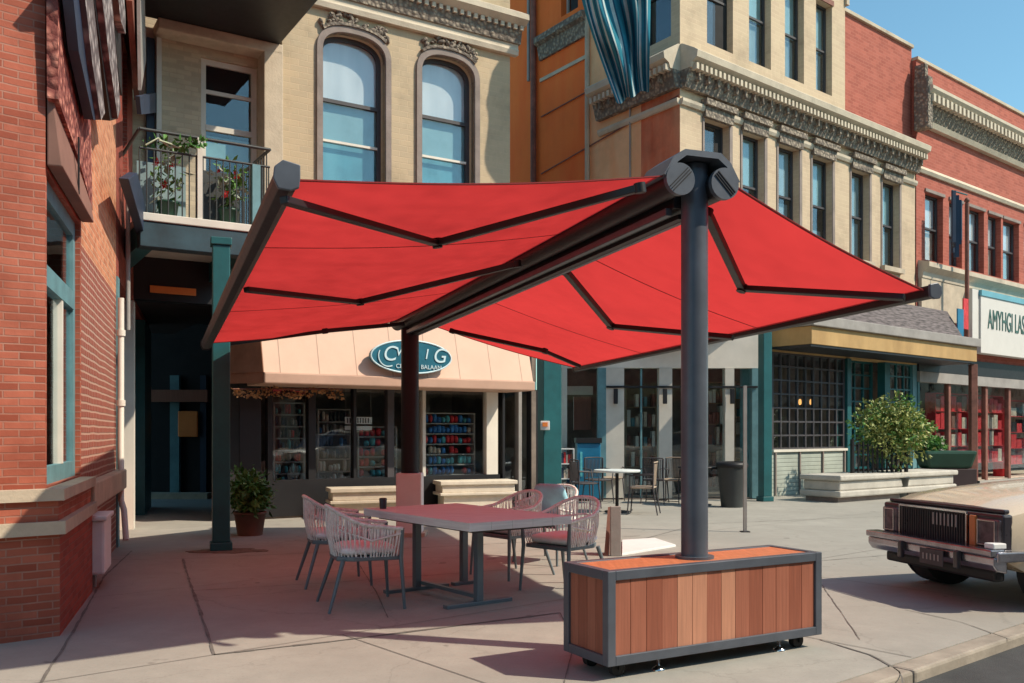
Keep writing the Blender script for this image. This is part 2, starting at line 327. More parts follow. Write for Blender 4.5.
def G(px, py, z=0.0): y = (H - z) * FPX / (py - HY); return Vector(((px - 512) / FPX * y, y, z))
def at(px, py, Y): return Vector(((px - 512) / FPX * Y, Y, H + (HY - py) / FPX * Y))
def wall(F, s0, s1, z0, z1, holes, m, parent, name='wall', o=0.0, rev=.25, thick=.3):
    ss = sorted({s0, s1, *[min(max(h[i], s0), s1) for h in holes for i in (0, 1)]}); zs = sorted({z0, z1, *[min(max(h[i], z0), z1) for h in holes for i in (2, 3)]})
    b = MB()
    for i in range(len(ss) - 1):
        for j in range(len(zs) - 1):
            a, c = (ss[i] + ss[i + 1]) / 2, (zs[j] + zs[j + 1]) / 2
            if any(h[0] < a < h[1] and h[2] < c < h[3] for h in holes): continue
            b.add([F.P(ss[i], o, zs[j]), F.P(ss[i + 1], o, zs[j]), F.P(ss[i + 1], o, zs[j + 1]), F.P(ss[i], o, zs[j + 1])], [(0, 1, 2, 3)])
    for h in holes:
        a, c, e, g = h[:4]
        for q in (((a, e), (a, g)), ((a, g), (c, g)), ((c, g), (c, e)), ((c, e), (a, e))):
            b.add([F.P(q[0][0], o, q[0][1]), F.P(q[1][0], o, q[1][1]), F.P(q[1][0], o - rev, q[1][1]), F.P(q[0][0], o - rev, q[0][1])], [(0, 1, 2, 3)])
    for q in (((s0, z0), (s0, z1)), ((s0, z1), (s1, z1)), ((s1, z1), (s1, z0)), ((s1, z0), (s0, z0))):
        b.add([F.P(q[0][0], o, q[0][1]), F.P(q[1][0], o, q[1][1]), F.P(q[1][0], o - thick, q[1][1]), F.P(q[0][0], o - thick, q[0][1])], [(0, 1, 2, 3)])
    return b.build(name, m, parent, weld=True)
def window(F, bld, s0, s1, z0, z1, fm, o=0.0, inset=.16, fw=.05, mid=.5, bars=(), blind=None, blow=None, glassm=None, vbars=(), up=.0):
    """frame mesh = the window part; pane, blind, curtain are its sub-parts"""
    b = MB(); a, c = o - inset - .05, o - inset
    b.fbox(F, s0, s0 + fw, a, c, z0, z1); b.fbox(F, s1 - fw, s1, a, c, z0, z1)
    b.fbox(F, s0 + fw, s1 - fw, a, c, z1 - fw, z1); b.fbox(F, s0 + fw, s1 - fw, a, c, z0, z0 + fw)
    zm = z0 + (z1 - z0) * mid
    if mid: b.fbox(F, s0 + fw, s1 - fw, a + .01, c + .012, zm - fw * .5, zm + fw * .5)
    for t in bars: zz = z0 + (z1 - z0) * t; b.fbox(F, s0 + fw, s1 - fw, a + .012, c - .006, zz - fw * .35, zz + fw * .35)
    for t in vbars: q = s0 + (s1 - s0) * t; b.fbox(F, q - fw * .35, q + fw * .35, a + .014, c - .009, z0 + fw, z1 - fw)
    w = b.build('window', fm, bld)
    MB().fbox(F, s0 + fw * .5, s1 - fw * .5, a + .018, a + .024, z0 + fw * .5, z1 - fw * .5).build('pane', glassm or G_up, w)
    if blind: MB().fbox(F, s0 + fw, s1 - fw, a - .05, a - .04, zm if blow or mid else z0 + fw, z1 - fw).build('blind', blind, w)
    if blow: MB().fbox(F, s0 + fw, s1 - fw, a - .075, a - .065, z0 + fw, z0 + fw + (zm - z0 - fw) * (blow[1])).build('curtain', blow[0], w)
    return w
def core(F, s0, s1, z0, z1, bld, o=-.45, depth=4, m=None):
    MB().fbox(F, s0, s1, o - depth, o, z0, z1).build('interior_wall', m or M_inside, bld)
def cornice(F, s0, s1, prof, m, bld, name='cornice', dent=None):
    b = MB(); k = len(prof)
    b.add([F.P(s0, o, z) for o, z in prof] + [F.P(s1, o, z) for o, z in prof], [tuple(range(k)), tuple(range(k, 2 * k))[::-1]] + [(i, (i + 1) % k, k + (i + 1) % k, k + i) for i in range(k)])
    if dent:
        w, gap, o0, o1, z0, z1 = dent; q = s0 + gap
        while q + w < s1: b.fbox(F, q, q + w, o0, o1, z0, z1); q += w + gap
    return b.build(name, m, bld)

# ------------------------------------------------------------------ ground, road, kerb
SD = Vector((.77, .64, 0)).normalized(); SN = Vector((.64, -.77, 0)).normalized()     # street direction / towards the road
K0 = G(880, 683); K1 = K0 - SD * 40; K2 = K0 + SD * 60
kd = (K2 - K1).normalized(); kn = Vector((kd.y, -kd.x, 0))
b = MB(); b.add([(-400, -400, -.07), (400, -400, -.07), (400, 400, -.07), (-400, 400, -.07)], [(0, 1, 2, 3)]); tag(b.build('road', M_road), kind='structure')
b = MB(); A0 = K1 - SN * .16; A1 = K2 - SN * .16
b.prism([A0, A1, A1 - SN * 90, A0 - SN * 90], (0, 0, -.065)); tag(b.build('sidewalk', M_walk), kind='structure')
b = MB(); q = -30.0
while q < 50:
    l = 1.9; a = K0 + SD * q; c = K0 + SD * (q + l - .012)
    b.prism([a, c, c - SN * .158, a - SN * .158], (0, 0, -.16)); q += l
o = b.build('kerb', M_kerb, bevel=.02); o.location.z = .004; tag(o, kind='structure')
def strip(b, pts, w, jit=.0, z=.004):
    P = []
    for i in range(len(pts) - 1):
        n = max(2, int((pts[i + 1] - pts[i]).length / .12)) if jit else 1
        for k in range(n):
            p = pts[i].lerp(pts[i + 1], k / n); P.append(p + Vector((random.uniform(-jit, jit), random.uniform(-jit, jit), 0)) if jit and (k or i) else p)
    P.append(pts[-1])
    for i in range(len(P) - 1):
        d = (P[i + 1] - P[i]).normalized(); x = Vector((-d.y, d.x, 0)); h = w * (random.uniform(.5, 1.3) if jit else 1) / 2; zz = Vector((0, 0, z))
        b.add([P[i] - x * h + zz, P[i] + x * h + zz, P[i + 1] + x * h + zz, P[i + 1] - x * h + zz], [(0, 1, 2, 3)])
b = MB()
strip(b, [G(183, 559), G(189, 580), G(197, 602), G(208, 636), G(214, 655)], .024, .003)
strip(b, [G(214, 655), G(330, 642), G(560, 613)], .030, .003)
strip(b, [G(30, 700), G(72, 634), G(104, 577), G(132, 551)], .018, .003)
strip(b, [G(112, 560), G(183, 559), G(420, 548), G(640, 536)], .014, .002)
strip(b, [G(192, 591), G(330, 583), G(560, 566)], .012, .002)
strip(b, [G(388, 618), G(376, 592), G(360, 566)], .010, .002)
strip(b, [G(820, 640), G(870, 655), G(900, 672), G(903, 690)], .014, .006)
strip(b, [G(905, 610), G(960, 622), G(1010, 640)], .010, .004)
strip(b, [G(760, 566), G(880, 556), G(1060, 540)], .012, .002)
strip(b, [G(640, 540), G(700, 524), G(800, 520), G(1000, 512)], .014, .002)
strip(b, [G(815, 575), G(860, 640)], .008, .003)
strip(b, [G(560, 613), G(575, 640), G(560, 700)], .008, .003)
for k in range(-3, 12):
    strip(b, [K0 + SD * (k * 2.4 + .7) - SN * .17, K0 + SD * (k * 2.4 + .7) - SN * 3.0], .008, .0)
strip(b, [K0 - SD * 10 - SN * 3.0, K0 + SD * 30 - SN * 3.0], .007, .0)
for k in range(1, 7): strip(b, [K0 - SD * 12 - SN * (3.0 + 2.6 * k), K0 + SD * 30 - SN * (3.0 + 2.6 * k)], .006, .0)
tag(b.build('sidewalk_joints', M_joint), kind='structure')
c0 = G(226, 551); b = MB(); pts = []
for i in range(26):
    a = 2 * math.pi * i / 26; r = 1 + random.uniform(-.25, .25); pts.append(c0 + Vector((math.cos(a) * .42 * r, math.sin(a) * .22 * r, .006)))
b.prism(pts, (0, 0, -.004)); tag(b.build('dirt_patch', M_dust), kind='structure')

# ------------------------------------------------------------------ left brick corner building
FL = Fac(-3.22, 6.34, -.3125, .95)
FF0 = Fac(-3.22, 6.34, .77, .64)
FLF = FF0                                   # front face runs to s = 0 at the corner
ANG = FLF.d
bl = thing('corner_brick_building', 'red brick building at the left edge with teal framed window and stone band', 'building', (-3.22, 6.34, 0))
wz0, wz1 = 1.02, 3.22
ws0, ws1 = .06, FL.s(80)
sP = FL.s(116)
wall(FLF, -5, 0, .0, 9.5, [], M_redbrick, bl, thick=.2)
wall(FL, 0, ws1 + .08, 0, 9.5, [(ws0, ws1, wz0, wz1)], M_redbrick, bl, rev=.3, thick=.4)
wall(FL, ws1 + .08, sP, 0, 3.05, [], M_pierbrick, bl, thick=.4)
wall(FL, ws1 + .08, sP, 3.05, 9.5, [], M_pierbrick2, bl, thick=.4)
wall(FL, sP + .004, 11.4, 3.3, 9.5, [(sP + .9, sP + 1.6, 4.6, 6.6), (sP + 2.5, sP + 3.2, 4.6, 6.6)], M_redbrick_dark, bl, thick=.4)
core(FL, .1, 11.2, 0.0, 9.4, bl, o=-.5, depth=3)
# window in teal
w = window(FL, bl, ws0, ws1, wz0, wz1, M_tealframe, inset=.04, fw=.13, mid=0, glassm=G_shop)
MB().fbox(FL, ws0 + .13, ws1 - .13, -.10, -.03, 2.45, 2.60).build('transom', M_tealframe, w)
MB().fbox(FL, ws0 + .95, ws0 + 1.02, -.10, -.035, wz0 + .13, 2.45).build('mullion', M_white, w)
MB().fbox(FL, ws0 + .2, ws1 - .2, -.3, -.28, 1.1, 2.5).build('curtain', M_blindteal, w)
# stone bands and plinth
def mitre(oa, ob):      # point where the two offset wall lines meet
    p, d, q, e = FLF.o + FLF.n * oa, FLF.d, FL.o + FL.n * ob, FL.d
    t = ((q.x - p.x) * e.y - (q.y - p.y) * e.x) / (d.x * e.y - d.y * e.x); return p + d * t
def band(o_, z0_, z1_, name, m1, m2, s_end, bev=.008):
    c = mitre(o_, o_); c = Vector((c.x, c.y, z0_)); k0 = mitre(.002, .002); k0 = Vector((k0.x, k0.y, z0_))
    MB().prism([k0, c, FLF.P(-5, o_, z0_), FLF.P(-5, .002, z0_)][::-1], (0, 0, z1_ - z0_)).build(name, m1, bl)
    MB().prism([k0, c, FL.P(s_end, o_, z0_), FL.P(s_end, .002, z0_)], (0, 0, z1_ - z0_)).build(name, m2, bl)
se = FL.s(80)
band(.10, 0, .70, 'plinth', M_redbrick, M_redbrick_dark, se)  # side face in darker brick: its shade is put into the colour
band(.14, .701, .79, 'stone_band', M_stone, M_stone, se)
band(.09, .791, .93, 'brick_band', M_redbrick, M_redbrick, se - .03)
band(.13, .931, 1.01, 'stone_band', M_stone, M_stone, se)
MB().fbox(FL, FL.s(80) + .005, sP, .002, .12, .72, .95).build('stone_band', M_stone, bl, bevel=.015)
# sloping lintel hood
b = MB(); b.prism([FL.P(0.0, .01, 3.24), FL.P(0.0, .11, 3.24), FL.P(0.0, .05, 3.72), FL.P(0.0, .01, 3.72)], FL.P(ws1 + .02, 0, 0) - FL.P(0, 0, 0)); b.build('lintel', M_boardred, bl, bevel=.01)
MB().fbox(FL, .83, .86, .10, .112, 3.26, 3.7).build('lintel_joint', M_dark, bl)
# rough stone panel beside the lintel
b = MB(); b.prism([FL.X(46, -60, .02), FL.X(52, -60, .02), FL.X(62, 20, .02), FL.X(82, 122, .02), FL.X(84, 210, .02), FL.X(70, 160, .02), FL.X(47, 98, .02)], FL.P(0, .07, 0) - FL.P(0, 0, 0)); b.build('carved_panel', mat('carved_red_stone', (.62, .25, .18), .9, kind='carved', col2=(.20, .05, .04), cs=14, bump=1, var=.3, scale=5, bd=.03), bl)
# slanted boards fixed high on the side wall
def sboard(pts, m, o, name, th=.07): b = MB(); b.prism([FL.X(x, y, o) for x, y in pts], FL.P(0, th, 0) - FL.P(0, 0, 0)); return b.build(name, m, bl)
sboard([(58, -40), (70, -40), (82, 60), (92, 119), (84, 119), (68, 50)], M_navy, .12, 'dark_board')
sboard([(70, -40), (79, -40), (88, 40), (96, 112), (92, 119), (82, 60)], M_mottled, .16, 'stone_board')
sboard([(79, -40), (88, -40), (101, 60), (110, 118), (102, 120), (92, 50)], M_dark, .12, 'dark_board')
sboard([(88, -40), (100, -40), (108, 50), (113, 108), (110, 118), (101, 60)], M_mottled, .17, 'stone_board')
sboard([(100, -40), (107, -40), (114, 40), (115, 95), (112, 80), (108, 40)], M_dark, .12, 'dark_board')
sboard([(106, -40), (114, -40), (118, 15), (118, 33), (113, 20)], M_mottled, .19, 'stone_board')
# shopfront jambs beyond the pier
b = MB(); b.fbox(FL, sP + .01, sP + .25, -.3, .02, 0, 3.29); b.build('shop_jamb', M_tealframe, bl)
b = MB(); b.fbox(FL, sP + 2.2, sP + 2.45, -.3, .04, 0, 3.29); b.build('shop_jamb', M_white, bl)
b = MB(); b.fbox(FL, sP + 4.6, 11.4, -.3, .04, 0, 3.29); b.build('shop_jamb', M_teal, bl)
b = MB(); b.fbox(FL, sP + .25, sP + 4.6, -.28, -.2, 2.55, 3.29); b.build('transom', M_navy, bl)
b = MB(); b.fbox(FL, sP + .25, sP + 4.6, -.28, -.15, 0, .6); b.build('stall_riser', M_redbrick_dark, bl)
MB().fbox(FL, sP + .25, sP + 2.2, -.25, -.24, .6, 2.55).build('pane', G_shop, bl)
MB().fbox(FL, sP + 2.45, sP + 4.6, -.25, -.24, .6, 2.55).build('pane', G_shop, bl)
for k in (0, 1): window(FL, bl, sP + .9 + 1.6 * k, sP + 1.6 + 1.6 * k, 4.6, 6.6, M_frameW, blind=M_blindgrey, inset=.08)
b = MB(); b.tube([FL.X(121, 298, .07), FL.X(121, 500, .07), FL.X(124, 510, .11), FL.X(126, 540, .14)], .035, 10)
for y in (330, 400, 470): b.tube([FL.X(121, y, .07), FL.X(121, y + 6, .07)], .05, 10)
b.build('downpipe', M_white, bl)
b = MB(); b.tube([FL.X(128, 180, .10), FL.X(128, 330, .10)], .03, 8); b.build('downpipe', M_tin, bl)
b = MB(); b.hexa([FL.X(118, 178, .2), FL.X(128, 172, .2), FL.X(147, 238, .2), FL.X(139, 243, .2)] + [FL.X(118, 178, .2) + FL.P(0, .1, 0) - FL.P(0, 0, 0), FL.X(128, 172, .2) + FL.P(0, .1, 0) - FL.P(0, 0, 0), FL.X(147, 238, .2) + FL.P(0, .1, 0) - FL.P(0, 0, 0), FL.X(139, 243, .2) + FL.P(0, .1, 0) - FL.P(0, 0, 0)])
b.build('slanted_hood', M_navy, bl, bevel=.01)
sboard([(126, 0), (136, -10), (140, 90), (134, 100), (130, 50)], M_rust, .1, 'rusty_board')
sboard([(135, 96), (154, 92), (156, 112), (137, 114)], M_navy, .25, 'blue_panel', .05)
sboard([(136, -40), (141, -40), (143, 60), (138, 90)], M_tin, .2, 'steel_strip', .04)
# utility box: its own thing
ub = thing('utility_box', 'white utility box at the foot of the patterned brick pier', 'utility box', FL.P(1.8, .02, 0))
b = MB(); b.fbox(FL, 1.78, 2.35, .01, .20, .14, .62); b.build('cabinet', M_whiteb, ub, bevel=.025)
b = MB(); b.fbox(FL, 1.75, 2.38, .01, .22, .62, .66); b.build('lid', M_whiteb, ub, bevel=.01)
b = MB(); b.tube([FL.P(2.05, .08, .14), FL.P(2.05, .08, 0)], .03, 8); b.build('conduit', M_tin, ub)
# ------------------------------------------------------------------ entrance passage behind, part of building A
FA = Fac(-4.16, 14.6, .85, .525)
ba = thing('arched_window_building', 'buff brick building with two tall arched windows above a peach shop awning', 'building', (-4.16, 14.6, 0))
sL, sR = FA.s(146), FA.s(510)
sPil = FA.s(262)
wins = []
for (x0, x1, yt, yb) in ((322, 385, 33, 190), (421, 474, 55, 190)):
    a, c = FA.s(x0), FA.s(x1); zt = FA.z((x0 + x1) / 2, yt + 2); wins.append((a, c, 3.9, zt))
dr = (FA.s(205), FA.s(262), 4.12, 7.30)
zTop = 9.6
wall(FA, FA.s(282), sR, 3.55, zTop, wins, M_buff, ba, rev=.28, thick=.35)
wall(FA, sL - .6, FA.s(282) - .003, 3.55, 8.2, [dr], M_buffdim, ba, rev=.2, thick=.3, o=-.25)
wall(FA, sL - .6, FA.s(282) - .003, 8.2, zTop, [], M_buff, ba, thick=.3)
core(FA, sL - .5, sR - .1, 3.6, zTop - .1, ba, o=-.75)
# spandrels that make the window heads arched + hood moulds + frames
for i, (a, c, z0, z1) in enumerate(wins):
    rise = .36; n = 14; mid = (a + c) / 2; hw = (c - a) / 2
    def arc(t, e=0, f=0): x = -math.cos(math.pi * t); return mid + (hw + e) * x, (z1 - rise) + (rise + f) * max(0, 1 - abs(x) ** 2.6) ** .42
    for sd in (0, 1):
        pts = [arc(.5 * k / n) if sd == 0 else arc(.5 + .5 * k / n) for k in range(n + 1)]
        cor = (a, z1) if sd == 0 else (c, z1)
        poly = [FA.P(s_, -.004, z_) for s_, z_ in pts]
        b = MB()
        cc = FA.P(cor[0], -.004, cor[1] + .001)
        d = FA.P(0, -.26, 0) - FA.P(0, 0, 0)
        for k in range(n):
            b.add([poly[k], poly[k + 1], cc, poly[k] + d, poly[k + 1] + d, cc + d], [(0, 1, 2), (0, 1, 4, 3)])
        b.build('arch_spandrel', M_buff, ba, weld=True)
    # stone surround: jambs and arch
    b = MB(); e = .10
    b.fbox(FA, a - e, a + .0, -.1, .05, z0, z1 - rise); b.fbox(FA, c, c + e, -.1, .05, z0, z1 - rise)
    for k in range(2 * n):
        p, q = arc(k / (2 * n)), arc((k + 1) / (2 * n)); P2, Q2 = arc(k / (2 * n), e, e), arc((k + 1) / (2 * n), e, e)
        b.hexa([FA.P(p[0], .05, p[1]), FA.P(q[0], .05, q[1]), FA.P(q[0], -.1, q[1]), FA.P(p[0], -.1, p[1]), FA.P(P2[0], .05, P2[1]), FA.P(Q2[0], .05, Q2[1]), FA.P(Q2[0], -.1, Q2[1]), FA.P(P2[0], -.1, P2[1])])
    b.build('window_surround', M_greystone, ba)
    # carved garland above the arch
    b = MB()
    for k in range(46):
        t = .2 + .6 * random.random(); ee = e + .04 + .2 * random.random() * (1 - abs(t - .5) * 1.5); s_, z_ = arc(t, ee, ee); w_ = random.uniform(.02, .055)
        b.pillow(0, 0, 0, w_ * 1.5, .05, w_ * .7, .8, M=Matrix.Translation(FA.P(s_, .03, z_)) @ Matrix.Rotation(random.uniform(0, 3), 4, Vector((FA.n.x, FA.n.y, 0))), n=7, m=4)
    for k in range(10):
        t = .2 + .06 * k; p, q = arc(t, e + .03, e + .03), arc(t + .06, e + .03, e + .03); b.bar(FA.P(p[0], .04, p[1]), FA.P(q[0], .04, q[1]), .05, .07, up=(FA.n.x, FA.n.y, 0))
    b.build('carved_garland', M_carved, ba)
    # frame, pane, blinds
    fo = -.18; fw = .07; b = MB()
    b.fbox(FA, a, a + fw, fo - .06, fo, z0, z1 - rise); b.fbox(FA, c - fw, c, fo - .06, fo, z0, z1 - rise)
    for k in range(2 * n):
        p, q = arc(k / (2 * n), -fw, -fw), arc((k + 1) / (2 * n), -fw, -fw); P2, Q2 = arc(k / (2 * n)), arc((k + 1) / (2 * n))
        b.hexa([FA.P(p[0], fo, p[1]), FA.P(q[0], fo, q[1]), FA.P(q[0], fo - .06, q[1]), FA.P(p[0], fo - .06, p[1]), FA.P(P2[0], fo, P2[1]), FA.P(Q2[0], fo, Q2[1]), FA.P(Q2[0], fo - .06, Q2[1]), FA.P(P2[0], fo - .06, P2[1])])
    zr = FA.z((322, 421)[i], (95, 112)[i]); b.fbox(FA, a + fw, c - fw, fo - .05, fo + .01, zr - .03, zr + .03)
    z2 = FA.z((322, 421)[i], (136, 152)[i]); 
    w = b.build('window', M_frameD, ba)
    MB().fbox(FA, a + fw, c - fw, fo - .02, fo + .012, z2 - .02, z2 + .02).build('white_rail', M_white, w)
    MB().fbox(FA, a + .02, c - .02, fo - .04, fo - .034, z0, z1 - .02).build('pane', G_up, w)
    MB().fbox(FA, a + fw * .3, c - fw * .3, fo - .09, fo - .08, zr, z1 - .05).build('blind', M_blind, w)
    MB().fbox(FA, a + fw * .3, c - fw * .3, fo - .095, fo - .088, z2, zr).build('lower_blind', M_blindteal, w)
    MB().fbox(FA, a + fw * .3, c - fw * .3, fo - .105, fo - .097, z0, z2).build('curtain', M_curtain, w)
zc = FA.z(508, 38) - .33; s_c0 = FA.s(282)
cornice(FA, s_c0, sR + .12, [(0, zc), (.10, zc), (.12, zc + .08), (.10, zc + .12), (.10, zc + .2), (0, zc + .2)], M_lightstone, ba)
cornice(FA, s_c0, sR + .15, [(0, zc + .201), (.14, zc + .201), (.20, zc + .50), (0, zc + .50)], M_carved, ba, 'carved_frieze')
cornice(FA, s_c0, sR + .2, [(0, zc + .501), (.24, zc + .501), (.36, zc + .58), (.36, zc + .68), (.30, zc + .72), (0, zc + .78)], M_lightstone, ba, dent=(.07, .07, .2, .25, zc + .42, zc + .498))
MB().fbox(FA, s_c0, sR, -.2, .06, zTop, zTop + 2).build('parapet', M_cream, ba)
# pilaster right of the loggia
b = MB(); b.fbox(FA, FA.s(262), FA.s(281), -.24, .12, 3.6, 7.5); b.build('pilaster', M_stone, ba, bevel=.015)
b = MB(); b.fbox(FA, FA.s(262) - 1.6, FA.s(281), -.249, .12, 7.45, 7.62); b.build('loggia_lintel', M_stone, ba, bevel=.02)
# balcony door
w = window(FA, ba, dr[0], dr[1], dr[2], dr[3], M_frameW, o=-.25, inset=.05, fw=.085, mid=.66, bars=(.84,), glassm=G_shop)
MB().fbox(FA, dr[0] + .08, dr[1] - .08, -.42, -.40, 5.75, 6.12).build('roller_blind', M_blindteal, w)
MB().fbox(FA, FA.s(158), FA.s(163), -.24, -.10, 4.2, 7.4).build('side_window_frame', M_frameW, ba)
MB().fbox(FA, FA.s(149), FA.s(157), -.24, -.18, 4.2, 7.4).build('side_pane', M_navy, ba)
# balcony above (dark underside) and balcony with railing
bal0, bal1 = FA.s(141, 2.6), FA.s(272, 2.6)
MB().fbox(FA, sL - .9, FA.s(275) + .05, .0, 2.6, 7.62, 7.95).build('upper_balcony', M_dark, ba, bevel=.02)
oF = 2.55; zb = FA.z(230, 222, oF)
M_beam = mat('blue_black_beam', (.018, .045, .06), .5, var=.4, scale=3, stain=.3)
bc = MB().fbox(FA, bal0, bal1, -.05, oF, zb - .10, zb).build('balcony_floor', M_frameW, ba, bevel=.01)
MB().fbox(FA, bal0, bal1, oF - .25, oF - .02, zb - .42, zb - .11).build('balcony_beam', M_beam, ba, bevel=.01)
MB().fbox(FA, bal0, bal0 + .2, .0, oF - .26, zb - .40, zb - .11).build('balcony_beam', M_teal, ba)
MB().fbox(FA, bal1 - .2, bal1, .0, oF - .26, zb - .40, zb - .11).build('balcony_beam', M_teal, ba)
zr1 = FA.z(230, 142, oF); zr2 = FA.z(230, 160, oF)
b = MB()
b.tube([FA.P(bal0, oF - .05, zr1), FA.P(bal1, oF - .05, zr1)], .022, 8); b.tube([FA.P(bal0, oF - .05, zr2), FA.P(bal1, oF - .05, zr2)], .016, 8)
b.tube([FA.P(bal1, oF - .05, zr1), FA.P(bal1, 0.1, zr1)], .022, 8); b.tube([FA.P(bal0, oF - .05, zr1), FA.P(bal0, 0.1, zr1)], .022, 8)
rail = b.build('balcony_rail', M_bin, ba)
b = MB(); b.fbox(FA, FA.s(198, oF), FA.s(203, oF), oF - .08, oF - .02, zb, zr1); b.build('rail_post', M_frameW, rail)
b = MB(); b.fbox(FA, FA.s(253, oF), FA.s(261, oF), oF - .09, oF - .02, zb, zr2); b.build('rail_post', M_tealframe, rail)
b = MB(); q = bal0
while q < bal1: b.tube([FA.P(q, oF - .05, zb), FA.P(q, oF - .05, zr2)], .009, 6); q += .085
q = .2
while q < oF - .1: b.tube([FA.P(bal1, q, zb), FA.P(bal1, q, zr1)], .009, 6); q += .12
b.build('balusters', M_bin, rail)
q_ = MB().fbox(FA, FA.s(207, oF), FA.s(252, oF), oF - .60, oF - .58, zb + .02, zr2 - .02).build('dark_screen', M_bin, rail)
q_ = MB().fbox(FA, FA.s(145, oF), FA.s(196, oF), oF - .60, oF - .58, zb + .02, zr2 - .02).build('glass_screen', M_blindgrey, rail)
# ground floor portal
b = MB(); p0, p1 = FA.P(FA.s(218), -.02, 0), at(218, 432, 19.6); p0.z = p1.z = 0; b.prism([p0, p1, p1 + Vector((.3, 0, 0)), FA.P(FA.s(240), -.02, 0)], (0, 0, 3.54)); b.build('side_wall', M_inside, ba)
MB().fbox(FA, sL - .9, FA.s(262), -.2, .03, 3.38, 4.1).build('dark_shade_panel', M_dark, ba)  # dark panel added below the balcony, shade put in as black colour
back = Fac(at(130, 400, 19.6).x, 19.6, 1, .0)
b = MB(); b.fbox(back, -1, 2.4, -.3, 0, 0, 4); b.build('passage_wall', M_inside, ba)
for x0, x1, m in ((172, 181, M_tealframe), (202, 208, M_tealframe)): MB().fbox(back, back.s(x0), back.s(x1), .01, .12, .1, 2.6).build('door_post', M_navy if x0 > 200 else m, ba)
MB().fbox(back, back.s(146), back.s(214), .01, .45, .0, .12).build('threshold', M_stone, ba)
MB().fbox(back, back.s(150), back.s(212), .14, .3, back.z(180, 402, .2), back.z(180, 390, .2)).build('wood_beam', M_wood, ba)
MB().fbox(back, back.s(181), back.s(201), .15, .2, back.z(190, 437, .2), back.z(190, 411, .2)).build('orange_glow_panel', M_glow, ba, bevel=.04)  # stands for a lit reflection, its glow put into a bright colour
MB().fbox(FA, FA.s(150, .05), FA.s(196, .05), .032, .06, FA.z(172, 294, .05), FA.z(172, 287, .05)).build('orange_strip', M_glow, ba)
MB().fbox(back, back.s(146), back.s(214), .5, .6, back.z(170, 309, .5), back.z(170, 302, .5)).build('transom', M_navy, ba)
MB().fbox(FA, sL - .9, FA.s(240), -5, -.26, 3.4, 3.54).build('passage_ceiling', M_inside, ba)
# shopfront
s0, s1 = FA.s(240), FA.s(536)
zs0, zs1 = .62, 2.12
_p0, _p1, _p2, _p3 = FA.P(s0, -.02, 0), at(224, 432, 17.8), FA.P(s1, -3.2, 0), FA.P(s1, -.01, 0); _p1.z = 0
b = MB(); b.prism([_p1, _p2, _p2 + Vector((-.05, .3, 0)), _p1 + Vector((-.05, .3, 0))], (0, 0, 3.5)); b.build('back_wall', M_insidewarm, ba)
b = MB(); b.prism([_p + Vector((0, 0, 3.30)) for _p in (_p0, _p1, _p2, _p3)], (0, 0, .24)); b.build('shop_ceiling', M_insidewarm, ba)
b = MB(); b.prism([_p + Vector((0, 0, .008)) for _p in (_p0, _p1, _p2, _p3)], (0, 0, .02)); b.build('shop_floor', M_insidewarm, ba)
MB().fbox(FA, s1 - .1, s1, -3.2, 0, .03, 3.3).build('side_wall', M_insidewarm, ba)
MB().fbox(FA, s0, FA.s(500), -.2, .0, .03, zs0).build('stall_riser', M_dark, ba)
MB().fbox(FA, s0, s1, -.2, .0, 2.35, 3.3).build('shop_fascia', M_dark, ba)
MB().fbox(FA, s0, s1, -.12, .01, 2.2, 2.349).build('window_head', M_tealframe, ba)
for x, wd, m in ((240, .34, M_dark), (268, .08, M_dark), (309, .12, M_dark), (354, .05, M_dark), (388, .12, M_frameD), (423, .06, M_frameW), (487, .24, M_white), (503, .05, M_dark), (519, .07, M_tin), (531, .16, M_dark)):
    a = FA.s(x); MB().fbox(FA, a, a + wd, -.15, -.01, zs0 if x < 487 else .03, 2.2).build('mullion', m, ba)
for x0, x1 in ((246, 268), (272, 308), (316, 353), (358, 387), (395, 422), (426, 486)):
    MB().fbox(FA, FA.s(x0), FA.s(x1), -.09, -.08, zs0, 2.2).build('pane', G_shop, ba)
for x0, x1 in ((504, 518), (521, 531)): MB().fbox(FA, FA.s(x0), FA.s(x1), -.1, -.09, .1, 2.2).build('door_pane', G_shop, ba)
# peach awning
aw0, aw1 = FA.s(264, .9), FA.s(533, .9)
b = MB(); b.prism([FA.P(aw0, .0, 2.30), FA.P(aw0, .9, 2.30), FA.P(aw0, .62, 3.35), FA.P(aw0, .0, 3.60)], FA.P(aw1, 0, 0) - FA.P(aw0, 0, 0))
awn = b.build('awning', M_peach, ba)
MB().fbox(FA, aw0 - .01, aw1 + .01, .0, .96, 2.13, 2.296).build('valance', M_peachd, awn, bevel=.02)
b = MB(); b.prism([FA.P(aw0 - .55, .0, 2.30), FA.P(aw0 - .012, .9, 2.30), FA.P(aw0 - .012, .62, 3.35), FA.P(aw0 - .3, .0, 3.4)], FA.P(.008, 0, 0) - FA.P(0, 0, 0)); b.add([FA.P(aw0 - .55, .0, 2.14), FA.P(aw0 - .014, .92, 2.14), FA.P(aw0 - .014, .62, 3.34), FA.P(aw0 - .4, .0, 3.45)], [(0, 1, 2, 3)]); b.build('awning_end', mat('brown_awning_end', (.34, .15, .08), .8, var=.3, stain=.4), awn)
